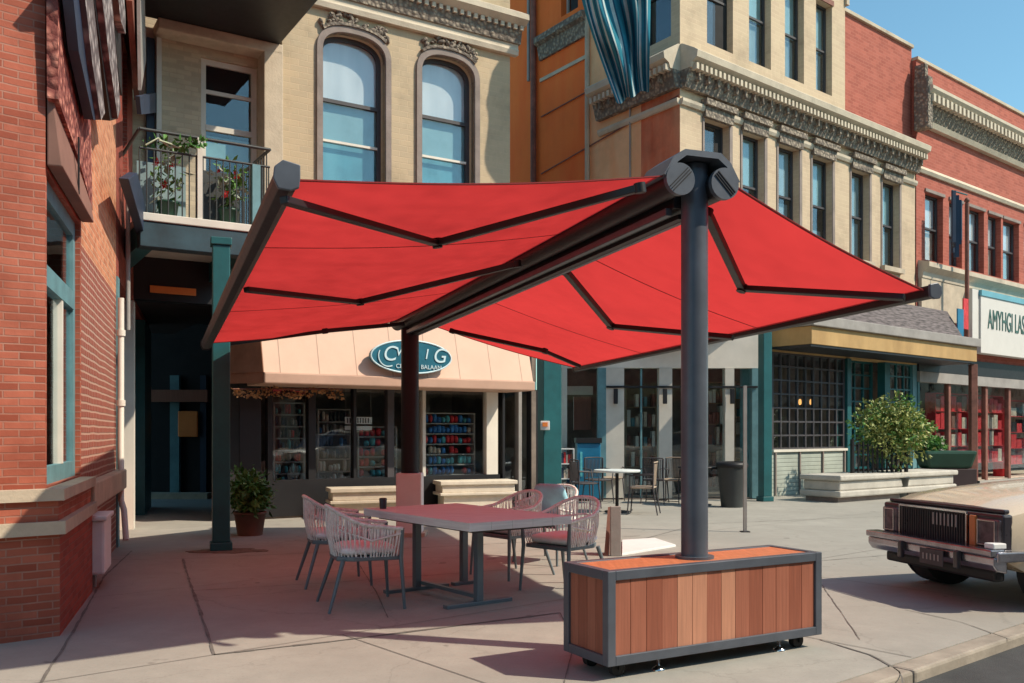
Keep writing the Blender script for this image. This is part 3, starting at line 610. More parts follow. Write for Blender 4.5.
# garland of dried leaves under the awning's left end
gl = thing('leaf_garland', 'garland of dried golden leaves under the left end of the peach awning', 'garland', FA.P(aw0, .9, 2.1))
b = MB(); gpts = []
for k in range(240):
    t = k / 239; x = 233 + 110 * t; y = 391 + 4 * abs(math.sin(t * math.pi * 2.6)); p = at(x, y + random.uniform(-5, 3), 13.9 + t * .9)
    gpts.append(p)
for p in gpts:
    d = Vector((random.uniform(-1, 1), random.uniform(-1, .3), random.uniform(-1, .6))).normalized(); s__ = d.cross(Vector((random.random(), 1, random.random()))).normalized(); l = random.uniform(.04, .08)
    b.add([p, p + d * l * .5 + s__ * l * .3, p + d * l, p + d * l * .5 - s__ * l * .3], [(0, 1, 2, 3)])
b.build('dried_leaves', mat('golden_dried_leaf', (.42, .22, .09), .8, var=.5, scale=12), gl)
b = MB(); b.tube([at(233 + 110 * t / 10, 389, 13.9 + t * .09) for t in range(11)], .012, 6); b.build('garland_cord', M_rust, gl)
# oval sign on the awning
def text_mesh(txt, size, M, m, name, parent, ext=.006, sx=1.0, shear=0):
    cu = bpy.data.curves.new(name, 'FONT'); cu.body = txt; cu.size = size; cu.extrude = ext; cu.align_x = 'CENTER'; cu.align_y = 'CENTER'; cu.shear = shear; cu.offset = .0
    t = bpy.data.objects.new(name + '_tmp', cu); COL.objects.link(t); dg = bpy.context.evaluated_depsgraph_get(); me = bpy.data.meshes.new_from_object(t.evaluated_get(dg))
    bpy.data.objects.remove(t); bpy.data.curves.remove(cu)
    me.transform(Matrix.Diagonal((sx, 1, 1, 1))); me.transform(wmat(parent).inverted() @ M); me.materials.clear(); me.materials.append(m)
    o = bpy.data.objects.new(name, me); COL.objects.link(o)
    if parent: o.parent = parent; WM[o.name] = wmat(parent)
    return o
def fmatrix(F, s, o, z): # text lying in the facade plane, facing outwards
    p = F.P(s, o, z); M = Matrix(((F.d.x, 0, F.n.x, p.x), (F.d.y, 0, F.n.y, p.y), (0, 1, 0, p.z), (0, 0, 0, 1))); return M
oS = 1.02
sg = thing('oval_sign', 'teal oval sign with pale swirling letters on the peach awning', 'sign', FA.P(FA.s(412, oS), oS, 2.4))
cs, cz = FA.s(412, oS), FA.z(412, 357, oS); rx = (FA.s(452, oS) - FA.s(372, oS)) / 2; rz_ = .265
b = MB(); n = 48
b.prism([FA.P(cs + rx * math.cos(2 * math.pi * k / n), oS - .09, cz + rz_ * math.sin(2 * math.pi * k / n)) for k in range(n)], FA.P(0, .09, 0) - FA.P(0, 0, 0)); b.build('sign_board', M_signteal, sg)
b = MB(); b.tube([FA.P(cs + rx * math.cos(2 * math.pi * k / n), oS, cz + rz_ * math.sin(2 * math.pi * k / n)) for k in range(n)], .014, 6, closed=True); b.build('sign_rim', M_signlet, sg)
b = MB(); b.fbox(FA, cs - .3, cs + .3, oS - .6, oS - .091, cz - .05, cz + .05); b.build('sign_bracket', M_dark, sg)
Lp = [('C', FA.s(389, oS), cz + .03, .34), ('W', FA.s(401, oS), cz + .07, .20), ('I', FA.s(426, oS), cz + .05, .24), ('G', FA.s(439, oS), cz + .03, .34)]
for ch, s_, z_, sz in Lp: text_mesh(ch, sz, fmatrix(FA, s_, oS + .008, z_), M_signlet, 'letter', sg, shear=.2)
b = MB(); b.tube([FA.P(FA.s(388, oS) + .17 * math.cos(a), oS + .012, cz - .0 + .17 * math.sin(a)) for a in [R(150 + 12 * k) for k in range(13)]], .012, 5); b.build('swirl', M_signlet, sg)
for tx, px in (('CE', 399), ('BALAAN', 431)): text_mesh(tx, .10, fmatrix(FA, FA.s(px, oS), oS + .008, cz - .16), M_signlet, 'letter_row', sg)
# goods in the shop window
def rack(name, label, px0, px1, dep, cols, rows, mats, zlo, zhi, group='display racks behind the shop window'):
    a, c = FA.s(px0, -dep), FA.s(px1, -dep); t = thing(name, label, 'display rack', FA.P((a + c) / 2, -dep, .03), group=group)
    b = MB()
    for k in range(rows + 1): z = zlo + (zhi - zlo) * k / rows; b.fbox(FA, a, c, -dep - .2, -dep + .02, z - .02, z)
    for q in (a, c): b.fbox(FA, q - .015, q + .015, -dep - .2, -dep + .02, .03, zhi)
    b.build('shelf_frame', M_tin, t)
    for r_ in range(rows):
        z = zlo + (zhi - zlo) * r_ / rows; q = a + .03
        for k in range(cols):
            if random.random() < .14: q += (c - a - .06) / cols; continue
            wd = (c - a - .06) / cols * random.uniform(.8, 1.0); hh = (zhi - zlo) / rows * random.uniform(.5, .92); m = mats[(r_ * 2 + random.choice((0, 0, 1, 2))) % len(mats)]
            b = MB(); M_ = fmatrix(FA, q + wd / 2, -dep - .08, z + hh / 2 + .001)
            b.pillow(0, 0, 0, wd * .44, hh / 2, .06, random.choice((.3, .6, .9)), M=M_, n=10, m=5); b.build('item', m, t); q += (c - a - .06) / cols
    return t
rack('display_rack', 'rack of blue and red trinkets behind the glass beside the white shop column', 424, 474, .35, 11, 6, [M_bluegoods, M_redgoods, M_aqua, M_bluegoods, M_beige], .62, 1.75)
rack('display_rack', 'rack with red and turquoise bags behind the glass left of the black awning post', 358, 396, .4, 6, 5, [M_aqua, M_redgoods, M_redgoods], .62, 1.5)
rack('display_rack', 'dim rack with pale goods behind the glass above the potted plant', 274, 304, .6, 8, 7, [M_tin, M_navy, M_aqua, M_bin, M_redgoods], .5, 1.9)
rack('display_rack', 'dark rack with small blue jar behind the glass left of the stone bench', 318, 350, .6, 8, 6, [M_bin, M_navy, M_white, M_bluegoods, M_tin], .5, 1.8)
# white lettered panel hanging in the window
wp = thing('window_notice', 'small white notice hanging behind the shop glass left of the black awning post', 'notice', FA.P(FA.s(358, -.2), -.2, 1.5))
for k, (y0, y1) in enumerate(((417, 424), (426, 430))): MB().fbox(FA, FA.s(345, -.2), FA.s(372, -.2), -.21, -.2, FA.z(358, y1, -.2), FA.z(358, y0, -.2)).build('notice_panel', M_whiteb, wp)
b = MB(); 
for k in range(9): s_ = FA.s(347 + 2.6 * k, -.2); b.fbox(FA, s_, s_ + .015, -.198, -.193, FA.z(358, 423, -.2), FA.z(358, 418, -.2) )
b.build('scribble', M_dark, wp)
b = MB(); b.tube([FA.P(FA.s(346, -.2), -.205, FA.z(358, 417, -.2)), FA.P(FA.s(346, -.2), -.205, 2.3)], .004, 5); b.tube([FA.P(FA.s(371, -.2), -.205, FA.z(358, 430, -.2)), FA.P(FA.s(371, -.2), -.205, 2.3)], .004, 5); b.build('hanger', M_tin, wp)
# stone benches before the shop
def bench(label, px0, px1, Yd, ztop, m):
    F = Fac(at(px0, 480, Yd).x, Yd, .85, .30); L_ = F.s(px1); t = thing('stone_bench', label, 'bench', F.P(L_ / 2, 0, 0), group='stone benches before the shop')
    MB().fbox(F, .0, L_, -.5, .04, ztop - .07, ztop).build('seat', m, t, bevel=.012)
    MB().fbox(F, .04, L_ - .04, -.46, .0, ztop - .20, ztop - .07).build('upper_course', m, t, bevel=.01)
    MB().fbox(F, .0, L_, -.5, .03, ztop - .25, ztop - .20).build('ledge', m, t, bevel=.01)
    MB().fbox(F, .08, L_ - .08, -.44, -.04, 0, ztop - .25).build('base', m, t)
bench('grey stone bench in front of the shop window left of the rear awning post', 330, 416, 14.6, .50, M_lightstone)
bench('pale cream stone bench below the white shop column', 440, 517, 15.8, .55, mat('cream_stone', (.70, .62, .50), .8, var=.1, scale=4, stain=.3, bump=.3))
# black cafe chair / stroller left of the bench
# ------------------------------------------------------------------ green posts
def post(label, px, base_y, w, z1, m=M_teal, cat='post', Y=None):
    p = G(px, base_y) if Y is None else Vector(((px - 512) / FPX * Y, Y, 0)); t = thing('iron_post', label, cat, p, R(20), group='teal iron posts on the sidewalk')
    h = w / 2; Mx = wmat(t)
    MB().box(-h, h, -h, h, .10, z1, Mx).build('shaft', m, t, bevel=.012)
    MB().box(-h * 1.25, h * 1.25, -h * 1.25, h * 1.25, 0, .10, Mx).build('foot', m, t, bevel=.01)
    MB().box(-h * 1.2, h * 1.2, -h * 1.2, h * 1.2, z1, z1 + .09, Mx).build('cap', m, t, bevel=.01)
    return t
post('teal post standing beside the potted plant and holding up the balcony', 221, 550, .20, zb - .52)
post('teal post at the right end of the peach awning', 549, 0, .38, 3.35, Y=18.2)
post('narrow dark teal post left of the gridded shop window', 765, 0, .20, 3.45, Y=18.6)
nb = thing('door_phone', 'small white box fixed to the wide teal post', 'intercom', at(545, 425, 17.9))
MB().box(-.09, .09, -.05, .05, -.10, .08, wmat(nb)).build('casing', M_whiteb, nb, bevel=.01)
MB().box(-.05, .05, -.07, -.05, -.03, .05, wmat(nb)).build('screen', M_glow, nb)

# ------------------------------------------------------------------ corner building B
C_ = Vector((3.29, 18.0))
FB = Fac(C_.x, C_.y, .77, .64)
dl = Vector((.57, -.82)).normalized(); LW = 6.5
FBL = Fac(C_.x - dl.x * LW, C_.y - dl.y * LW, dl.x, dl.y)
bb = thing('cornice_corner_building', 'cream corner building with carved cornice, tall dark windows and orange side wall', 'building', (C_.x, C_.y, 0))
zlo = 3.42
zB = FB.z(680, 88); zBt = zB + .78
up_w = []; lo_w = []
for x0, x1, yt, yb in ((704, 729, 118, 250), (742, 764, 131, 250), (778, 799, 144, 250), (812, 832, 156, 250), (851, 869, 169, 258), (882, 899, 181, 270)):
    a, c = FB.s(x0), FB.s(x1); lo_w.append((a, c, 5.55, 7.72))
for x0, x1 in ((707, 733), (749, 771), (785, 804), (816, 832)):
    up_w.append((FB.s(x0), FB.s(x1), 9.25, 11.35))
sE = FB.s(915); sU = FB.s(845)
wall(FB, 0, sE, zlo, zB + .5, lo_w, M_cream, bb, rev=.2, thick=.004)
wall(FB, 0, sU, zB + .5 + .004, 12.6, up_w, M_cream, bb, rev=.2, thick=.004, o=-.0)
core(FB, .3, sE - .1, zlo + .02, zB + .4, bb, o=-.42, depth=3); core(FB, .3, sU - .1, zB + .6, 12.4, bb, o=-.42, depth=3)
for i, (a, c, z0, z1) in enumerate(lo_w):
    window(FB, bb, a, c, z0, z1, M_frameD, blind=M_blindteal if i % 2 else M_blindgrey, blow=(M_blindgrey, .9 if i % 3 else .5), fw=.045)
    b = MB(); b.fbox(FB, a - .10, c + .10, 0.002, .16, z1 + .22, z1 + .34); b.fbox(FB, a - .05, c + .05, .002, .09, z1, z1 + .22); b.build('window_hood', M_carved, bb)
    b = MB(); b.fbox(FB, c + .002, c + .10, -.01, .02, z0, z1); b.fbox(FB, a - .06, a - .002, -.01, .02, z0, z1); b.build('window_surround', M_greystone, bb)
    MB().fbox(FB, a - .08, c + .08, .002, .12, z0 - .12, z0).build('sill', M_stone, bb)
for i, (a, c, z0, z1) in enumerate(up_w):
    window(FB, bb, a, c, z0, z1, M_frameD, o=.0, blind=M_blindteal, blow=(M_blindgrey, .95), fw=.045)
    MB().fbox(FB, a - .03, c + .04, .002, .03, z1, z1 + .12).build('window_hood', M_rust if i > 1 else M_greystone, bb)
prof1 = lambda z: [(0, z), (.05, z), (.08, z + .06), (.08, z + .12), (0, z + .12)]
def big_cornice(F, s0, s1, z):
    cornice(F, s0, s1, prof1(z - .32), M_lightstone, bb, 'belt_course')
    cornice(F, s0, s1, [(0, z), (.12, z), (.22, z + .34), (0, z + .34)], M_carved, bb, 'carved_frieze')
    q = s0 + .25
    while q < s1 - .1: MB().fbox(F, q, q + .075, .10, .27, z + .14, z + .31).build('modillion', M_carved, bb, bevel=.02); q += .30
    cornice(F, s0, s1, [(0, z + .341), (.26, z + .341), (.30, z + .44), (.42, z + .50), (.44, z + .62), (.36, z + .68), (.05, z + .86), (0, z + .86)], M_lightstone, bb, dent=(.07, .07, .22, .36, z + .30, z + .42))
big_cornice(FB, -.0, sE, zB); big_cornice(FBL, FBL.s(600), LW - .0, zB)
cornice(FB, 0, sU, prof1(11.9), M_lightstone, bb, 'belt_course')
# orange side wall in painted sections
sa, sb_, sc_, sd_ = FBL.s(506), FBL.s(589), FBL.s(641), LW
zt = 12.6
wL = [(FBL.s(642), FBL.s(671), 9.25, 11.3)]
wall(FBL, sa, sb_, zlo, zt, [(FBL.s(561), FBL.s(578), FBL.z(570, 12), 12.4)], M_orange, bb, rev=.2)
wall(FBL, sb_ + .003, sc_, zlo, zt, [], M_peachwall, bb)
wall(FBL, sc_ + .003, sd_ - .002, zlo, zB + .5, [], M_redstucco, bb, thick=.004)
wall(FBL, sc_ + .003, sd_ - .002, zB + .504, zt, [(FBL.s(642) + .02, FBL.s(671), 9.25, 11.3)], M_cream, bb, rev=.2, thick=.004)
core(FBL, sa + .2, LW - .3, zlo + .02, 12.4, bb, o=-.42, depth=1.5)
window(FBL, bb, FBL.s(642) + .02, FBL.s(671), 9.25, 11.3, M_frameD, blind=M_blindgrey, blow=(M_bin, .9))
window(FBL, bb, FBL.s(561), FBL.s(578), FBL.z(570, 12), 12.4, M_frameW, blind=M_blindteal)
z3 = FBL.z(540, 62)
cornice(FBL, FBL.s(541), FBL.s(589), [(0, z3), (.06, z3), (.12, z3 + .3), (.22, z3 + .36), (.22, z3 + .5), (0, z3 + .55)], M_carved, bb, 'carved_frieze')
MB().fbox(FBL, FBL.s(541), FBL.s(589), .0, .04, z3 - .5, z3 - .42).build('belt_course', M_stone, bb)
b = MB(); b.tube([FBL.P(FBL.s(536), .08, zlo), FBL.P(FBL.s(536), .08, 12.5)], .07, 10); b.build('downpipe', M_rust, bb)
b = MB(); b.tube([FBL.P(FBL.s(532), .10, FBL.z(532, 82)), FBL.P(FBL.s(532), .10, 12.5)], .04, 8); b.build('downpipe', M_tin, bb)
b = MB(); b.tube([FBL.P(FBL.s(589), .05, zlo), FBL.P(FBL.s(589), .05, 12.5)], .055, 10); b.build('downpipe', M_stone, bb)
b = MB(); b.tube([FBL.X(630, 80, .05), FBL.X(630, 190, .05)], .018, 8); b.build('conduit', M_tin, bb)
for pts in (((541, 117), (588, 91), (640, 57)), ((541, 174), (600, 140), (679, 95))):
    b = MB(); b.tube([FBL.X(x, y, .03) for x, y in pts], .014, 6); b.build('wall_cable', M_rust, bb)
# ground floor shop of building B (nearly frontal, recessed under the corner)
FS = Fac(at(540, 500, 19.0).x, 19.0, 1, .03)
e0, e1 = FS.s(560), FS.s(760)
zf = FS.z(680, 368)
MB().fbox(FS, e0, e1, -.3, .0, zf, 3.6).build('shop_fascia', M_white, bb)
MB().fbox(FS, e0, e1, -2.6, -2.4, 0, 3.4).build('interior_wall', M_insidewarm, bb)
MB().fbox(FS, e0, e1, -2.4, -.3, 3.2, 3.4).build('shop_ceiling', M_insidewarm, bb)
MB().fbox(FS, e0, e1, -2.4, -.01, .006, .02).build('shop_floor', M_insidewarm, bb)
for x0, x1, m in ((562, 567, M_frameW), (598, 606, M_tealframe), (606, 624, M_frameW), (659, 672, M_frameW), (725, 734, M_frameW), (752, 759, M_tealframe)):
    MB().fbox(FS, FS.s(x0), FS.s(x1), -.2, .02, .02, zf - .004).build('door_post', m, bb)
MB().fbox(FS, FS.s(606), FS.s(757), .03, .06, FS.z(680, 388), FS.z(680, 386)).build('lamp_rail', M_dark, bb)
for x in (615, 664, 731):
    b = MB(); b.fbox(FS, FS.s(x - 2), FS.s(x + 2), .065, .14, FS.z(x, 404), FS.z(x, 389)); b.build('wall_lantern', M_dark, bb, bevel=.01)
for x0, x1 in ((567, 598), (624, 659), (672, 725), (734, 752)):
    MB().fbox(FS, FS.s(x0), FS.s(x1), -.1, -.09, .05, zf).build('pane', G_shop, bb)
MB().fbox(FS, FS.s(567), FS.s(598), -.16, -.06, .03, .45).build('stall_riser', M_cobalt, bb)
MB().fbox(FS, FS.s(578), FS.s(596), -1.0, -.9, FS.z(585, 430), FS.z(585, 395)).build('wood_shelf', M_wood, bb)
MB().fbox(FS, FS.s(567), FS.s(598), -.95, -.88, FS.z(585, 393), FS.z(585, 384)).build('white_beam', M_white, bb)
for x in (641, 700): MB().fbox(FS, FS.s(x), FS.s(x + 1.6), -.12, -.05, .03, zf).build('mullion', M_tealframe, bb)
# blue locker and book shelf beside the teal post
bk = thing('blue_locker', 'glossy cobalt blue cabinet beside the wide teal post', 'cabinet', FS.P(FS.s(582), .3, 0))
MB().fbox(FS, FS.s(575), FS.s(598), .05, .45, .05, FS.z(582, 443, .4)).build('body', M_cobalt, bk, bevel=.02)
MB().fbox(FS, FS.s(574), FS.s(599), .03, .48, FS.z(582, 443, .4) + .002, FS.z(582, 438, .4)).build('top', M_dark, bk)
MB().fbox(FS, FS.s(578), FS.s(580), .452, .47, .5, 1.0).build('handle', M_aqua, bk)
sh = thing('book_shelf', 'white shelf of magazines between the teal post and the blue cabinet', 'shelf', FS.P(FS.s(568), .5, 0))
b = MB(); a, c = FS.s(561, .5), FS.s(573, .5)
for z in (.15, .45, .75, 1.05): b.fbox(FS, a, c, .35, .6, z, z + .02)
b.fbox(FS, a - .02, a, .35, .6, 0, 1.07); b.fbox(FS, c, c + .02, .35, .6, 0, 1.07); b.build('frame', M_whiteb, sh)
for r_ in range(3):
    for k in range(5): q = a + .01 + k * (c - a - .02) / 5; MB().fbox(FS, q, q + (c - a) / 6.5, .4, .55, .172 + .3 * r_, .37 + .3 * r_ + random.uniform(-.04, .03)).build('magazine', random.choice((M_beige, M_rust, M_navy, M_redgoods)), sh)
def rack3(label, x0, x1, dep, mats, zh, rows, cols):
    a, c = FS.s(x0, dep), FS.s(x1, dep); t = thing('goods_shelf', label, 'shelf', FS.P(a, dep, .02), group='shelves inside the cream doorway shop')
    b = MB()
    for k in range(rows + 1): z = .2 + (zh - .2) * k / rows; b.fbox(FS, a, c, dep - .3, dep, z - .02, z)
    b.fbox(FS, a - .02, a, dep - .3, dep, .02, zh); b.fbox(FS, c, c + .02, dep - .3, dep, .02, zh); b.build('shelf_frame', M_wicker0, t)
    for r_ in range(rows):
        for k in range(cols):
            if random.random() < .15: continue
            wd = (c - a) / cols; hh = (zh - .2) / rows * random.uniform(.4, .88); z = .2 + (zh - .2) * r_ / rows
            MB().fbox(FS, a + wd * (k + .1), a + wd * (k + .9), dep - .25, dep - .03, z + .001, z + hh).build('item', random.choice(mats), t)
M_wicker0 = mat('shelf_timber', (.30, .20, .12), .7, var=.2)
rack3('timber shelf of small goods seen through the glass right of the first cream post', 627, 656, -1.2, [M_beige, M_rust, M_white, M_tealframe], 2.4, 5, 7)
rack3('timber shelf of small goods behind the trash can', 705, 724, -1.0, [M_beige, M_rust, M_wood, M_white], 2.5, 5, 5)
rack3('shelf of turquoise and pale goods seen through the last pane before the narrow teal post', 736, 751, -.8, [M_aqua, M_white, M_aqua, M_beige], 2.5, 6, 4)
# trash can, sign pole
tb = thing('trash_can', 'dark grey round trash can in front of the cream doorway', 'trash can', G(732, 507))
Mx = wmat(tb)
mb = MB(); mb.lathe([(.20, .0), (.23, .3), (.27, .72), (.27, .74)], 22, tuple(wmat(tb).translation)); mb.build('bin_body', M_bin, tb)
mb = MB(); p = wmat(tb).translation; mb.lathe([(.29, .74), (.30, .78), (.29, .82), (.22, .85), (.20, .80)], 22, tuple(p)); mb.build('rim', M_dark, tb)
sp = thing('metal_stake', 'thin brown metal stake in the sidewalk right of the trash can', 'stake', G(745, 532))
p = G(745, 532); MB().bar(p, p + Vector((0, 0, 2.05)), .045, .045).build('rod', M_tin, sp); MB().box(-.06, .06, -.06, .06, 0, .012, wmat(sp)).build('base_plate', M_dark, sp)

# ------------------------------------------------------------------ bistro set
def bistro_chair(cm, seatm):
    t = thing('cafe_chair', 'x', 'chair'); b = MB()
    for sx in (-1, 1):
        leg = MB(); leg.tube([(sx * .20, .20, .45), (sx * .23, .24, 0)], [.014, .011], 7); leg.build('leg', cm, t)
        leg = MB(); leg.tube([(sx * .20, -.20, .88), (sx * .20, -.19, .45), (sx * .23, -.27, 0)], [.013, .014, .011], 7); leg.build('leg', cm, t)
        arm = MB(); arm.tube([(sx * .21, .2, .45), (sx * .235, .2, .66), (sx * .235, -.2, .68)], .012, 7); arm.build('armrest', cm, t)
    b = MB(); b.tube([(-.21, .21, .05), (.21, .21, .05)], .009, 6); b.build('stretcher', cm, t)
    MB().pillow(0, 0, .46, .22, .22, .025, .3).build('seat', seatm, t)
    b = MB(); 
    for k in range(13): x = -.18 + .03 * k; b.tube([(x, -.195, .50), (x, -.205 - .03 * (1 - (x / .2) ** 2), .86)], .0085, 5)
    b.tube([(-.2, -.2, .88), (-.1, -.235, .89), (.1, -.235, .89), (.2, -.2, .88)], .014, 7); b.build('backrest', seatm, t)
    return t
M_wicker = mat('tan_wicker', (.36, .28, .21), .8, var=.2, scale=20, bump=.3)
cc = bistro_chair(M_frameD, M_wicker)
sp_ = [(643, 514, R(75), 'tan slatted cafe chair on the right of the small round table'), (584, 508, R(-70), 'dark cafe chair on the left of the small round table'),
       (672, 503, R(150), 'cafe chair in the shade behind the thick awning post'), (612, 500, R(180), 'cafe chair behind the small round table, by the doorway'),
       (655, 503, R(-20), 'cafe chair right against the cream doorway, left of the thick awning post'), (598, 503, R(200), 'dark cafe chair beside the blue cabinet')]
for i, (px, py, rz, lb) in enumerate(sp_):
    o = cc if i == 0 else copy_tree(cc); o.location = G(px, py); o.rotation_euler.z = rz; o['label'] = lb; o['group'] = 'cafe chairs by the cream doorway'
    if i in (1, 4, 5):
        for ch in o.children:
            if ch.type == 'MESH': ch.data = ch.data.copy(); ch.data.materials[0] = M_frameD
bt = thing('round_cafe_table', 'small round cafe table with grey top between the cafe chairs', 'table', G(617, 512))
p = wmat(bt).translation
MB().lathe([(.40, .70), (.41, .715), (.41, .73), (.40, .74)], 28, tuple(p)).build('tabletop', M_tabletop, bt)
MB().lathe([(.03, .03), (.03, .70)], 12, tuple(p)).build('pedestal', M_dark, bt)
MB().lathe([(.22, .0), (.22, .02), (.04, .035)], 20, tuple(p)).build('base', M_dark, bt)
bt2 = thing('round_cafe_table', 'round cafe table half hidden behind the thick awning post', 'table', G(700, 505))
p = wmat(bt2).translation
MB().lathe([(.40, .70), (.41, .715), (.41, .73), (.40, .74)], 28, tuple(p)).build('tabletop', M_dark, bt2)
MB().lathe([(.03, .03), (.03, .70)], 12, tuple(p)).build('pedestal', M_dark, bt2)
MB().lathe([(.22, .0), (.22, .02), (.04, .035)], 20, tuple(p)).build('base', M_dark, bt2)

# ------------------------------------------------------------------ gridded shop + canopy (ground floor of B right part)
g0, g1, g2 = FB.s(772), FB.s(846), FB.s(932)
zg0, zg1 = 1.02, 3.15
MB().fbox(FB, g0 - .0, g2, -.25, .0, zg1 + .003, zlo - .003).build('shop_fascia', M_ochre, bb)
MB().fbox(FB, g0 - .8, g0 - .01, -.25, .0, .0, zlo - .003).build('shop_jamb', M_tealframe, bb)
MB().fbox(FB, g0, g1, -.2, -.0, .0, zg0 - .06).build('stall_riser', M_siding, bb)
for k in range(4): s_ = g0 + .1 + (g1 - g0 - .2) * k / 3; MB().fbox(FB, s_ - .02, s_ + .02, .002, .04, 0.02, zg0 - .06).build('riser_batten', M_greystone, bb)
MB().fbox(FB, g0, g1, -.2, .05, zg0 - .059, zg0 - .004).build('sill', M_white, bb)
MB().fbox(FB, g0 - .1, g2 + 6, -2.8, -2.6, 0, 3.4).build('interior_wall', M_insidewarm, bb)
MB().fbox(FB, g0 - .1, g2 + 6, -2.6, -.25, 3.2, 3.38).build('shop_ceiling', M_inside, bb)
def gridwin(a, c, z0, z1, nx, nz, m, o=0.0):
    b = MB()
    for k in range(nx + 1): s_ = a + (c - a) * k / nx; w_ = .02 if 0 < k < nx else .04; b.fbox(FB, s_ - w_, s_ + w_, o - .08, o - .02, z0, z1)
    for k in range(nz + 1): z_ = z0 + (z1 - z0) * k / nz; w_ = .018 if 0 < k < nz else .035; b.fbox(FB, a, c, o - .075, o - .025, z_ - w_, z_ + w_)
    w = b.build('window', m, bb); MB().fbox(FB, a, c, o - .055, o - .05, z0, z1).build('pane', G_shop, w); return w
gridwin(g0 + .05, g1 - .05, zg0, zg1, 9, 7, M_frameD)
gridwin(g1 + .15, FB.s(884), .5, zg1, 4, 8, M_teal, -.3); gridwin(FB.s(890), FB.s(912), .5, zg1, 3, 8, M_teal)
MB().fbox(FB, FB.s(884) + .05, FB.s(890), -.2, .0, .0, zg1).build('shop_jamb', M_teal, bb)
MB().fbox(FB, FB.s(912) + .05, FB.s(917), -.2, .0, .0, zg1).build('shop_jamb', M_tealframe, bb)
MB().fbox(FB, FB.s(846), FB.s(850), -.2, .04, .0, zg1).build('shop_jamb', M_teal, bb)
# two small candle lamps inside
for px_, lb_ in ((800, 'left of two small warm lamps glowing behind the gridded window'), (811, 'right of two small warm lamps glowing behind the gridded window')):
    p = FB.P(FB.s(px_, -.7), -.7, FB.z(px_, 402, -.7)); t = thing('hanging_lamp', lb_, 'lamp', p)
    b = MB(); b.pillow(p.x, p.y, p.z, .035, .035, .07, .9); m = bpy.data.materials.get('lamp_bulb') or bpy.data.materials.new('lamp_bulb'); m.use_nodes = True
    q = m.node_tree.nodes['Principled BSDF']; q.inputs['Emission Color'].default_value = (1, .45, .12, 1); q.inputs['Emission Strength'].default_value = 1.2; q.inputs['Base Color'].default_value = (.8, .4, .15, 1); b.build('bulb', m, t)
    b = MB(); b.tube([p + Vector((0, 0, .09)), Vector((p.x, p.y, 3.2))], .006, 6); b.build('cord', M_dark, t)
# canopy: a thing spanning both shops
cn = thing('shop_canopy', 'ochre shop canopy with grey shingled skirt over the gridded shop window', 'canopy', FB.P((g0 + g2) / 2, .5, 3.3))
def cp(px, py, Y): return at(px, py, Y)
cl, cr = g0 - .05, FB.s(977, 1.0)
MB().fbox(FB, cl, cr, .005, 1.0, 3.24, 3.62).build('fascia', M_ochre, cn, bevel=.01)
MB().fbox(FB, cl - .05, cr + .06, .005, 1.08, 3.624, 3.84).build('ledge', M_tin, cn, bevel=.015)
b = MB(); b.prism([FB.P(cl + .05, .01, 3.842), FB.P(cl + .05, .95, 3.842), FB.P(cl + .05, .55, 4.55), FB.P(cl + .05, .01, 4.60)], FB.P(cr - .75, 0, 0) - FB.P(cl, 0, 0)); b.build('shingle_skirt', M_shingle, cn)
MB().fbox(FB, cl, cr - .05, .02, .98, 3.19, 3.237).build('soffit', M_dark, cn)

# ------------------------------------------------------------------ red brick buildings C and D
bc_ = thing('plain_red_brick_building', 'plain red brick upper wall rising behind the end of the carved cornice', 'building', FB.P(sU + 1, 0, 0))
zCt = FB.z(880, 28)
wall(FB, sU + .003, FB.s(916), zB + .9, zCt, [], M_farbrick, bc_, o=-.12, thick=.4)
wall(FB, sU + .003, FB.s(916), zB + .5, zB + .9, [], M_farbrick, bc_, o=-.12, thick=.4)
core(FB, sU + .1, FB.s(916), zB + .6, zCt - .1, bc_, o=-.55, depth=3)
MB().fbox(FB, sU, FB.s(916), -.55, -.05, zCt, zCt + .09).build('coping', M_stone, bc_, bevel=.01)
MB().fbox(FB, sU - .02, sU + .1, -.3, .06, zCt + .09, zCt + .4).build('chimney_stub', M_stone, bc_)
bd = thing('red_brick_shop_building', 'red brick building at the right edge with white framed windows over a red shopfront', 'building', FB.P(FB.s(950), 0, 0))
sD0, sD1 = FB.s(916) + .01, FB.s(1180)
zDt = 11.15
dw = []
for x0, x1 in ((925, 943), (949, 962), (968, 984), (988, 1001), (1003, 1019), (1024, 1036), (1044, 1056)): dw.append((FB.s(x0), FB.s(x1), 5.98, 7.78))
wall(FB, sD0, sD1, zlo, zDt, dw, M_farbrick, bd, rev=.2, thick=.35)
core(FB, sD0 + .1, sD1, zlo + .02, zDt - .1, bd, o=-.45, depth=3)
for i, (a, c, z0, z1) in enumerate(dw):
    window(FB, bd, a, c, z0, z1, M_frameD, blind=M_blind, blow=(M_beige if i in (0, 3) else M_blindgrey, .95), fw=.05, mid=.5)
    MB().fbox(FB, a - .02, c + .06, .002, .04, z1, z1 + .08).build('lintel', M_greystone, bd)
MB().fbox(FB, sD0, sD1, -.36, .05, zDt + .002, zDt + .08).build('coping', M_stone, bd)
zd = 9.45
cornice(FB, sD0, sD1, [(0, zd), (.14, zd), (.2, zd + .12), (.1, zd + .16), (0, zd + .16)], M_lightstone, bd, 'belt_course')
cornice(FB, sD0, sD1, [(0, zd + .161), (.12, zd + .161), (.34, zd + .7), (0, zd + .7)], M_carved, bd, 'carved_frieze')
cornice(FB, sD0 - .1, sD1, [(0, zd + .701), (.4, zd + .701), (.5, zd + .8), (.5, zd + .88), (.3, zd + .95), (0, zd + 1.0)], M_lightstone, bd, dent=(.12, .12, .3, .46, zd + .5, zd + .7))
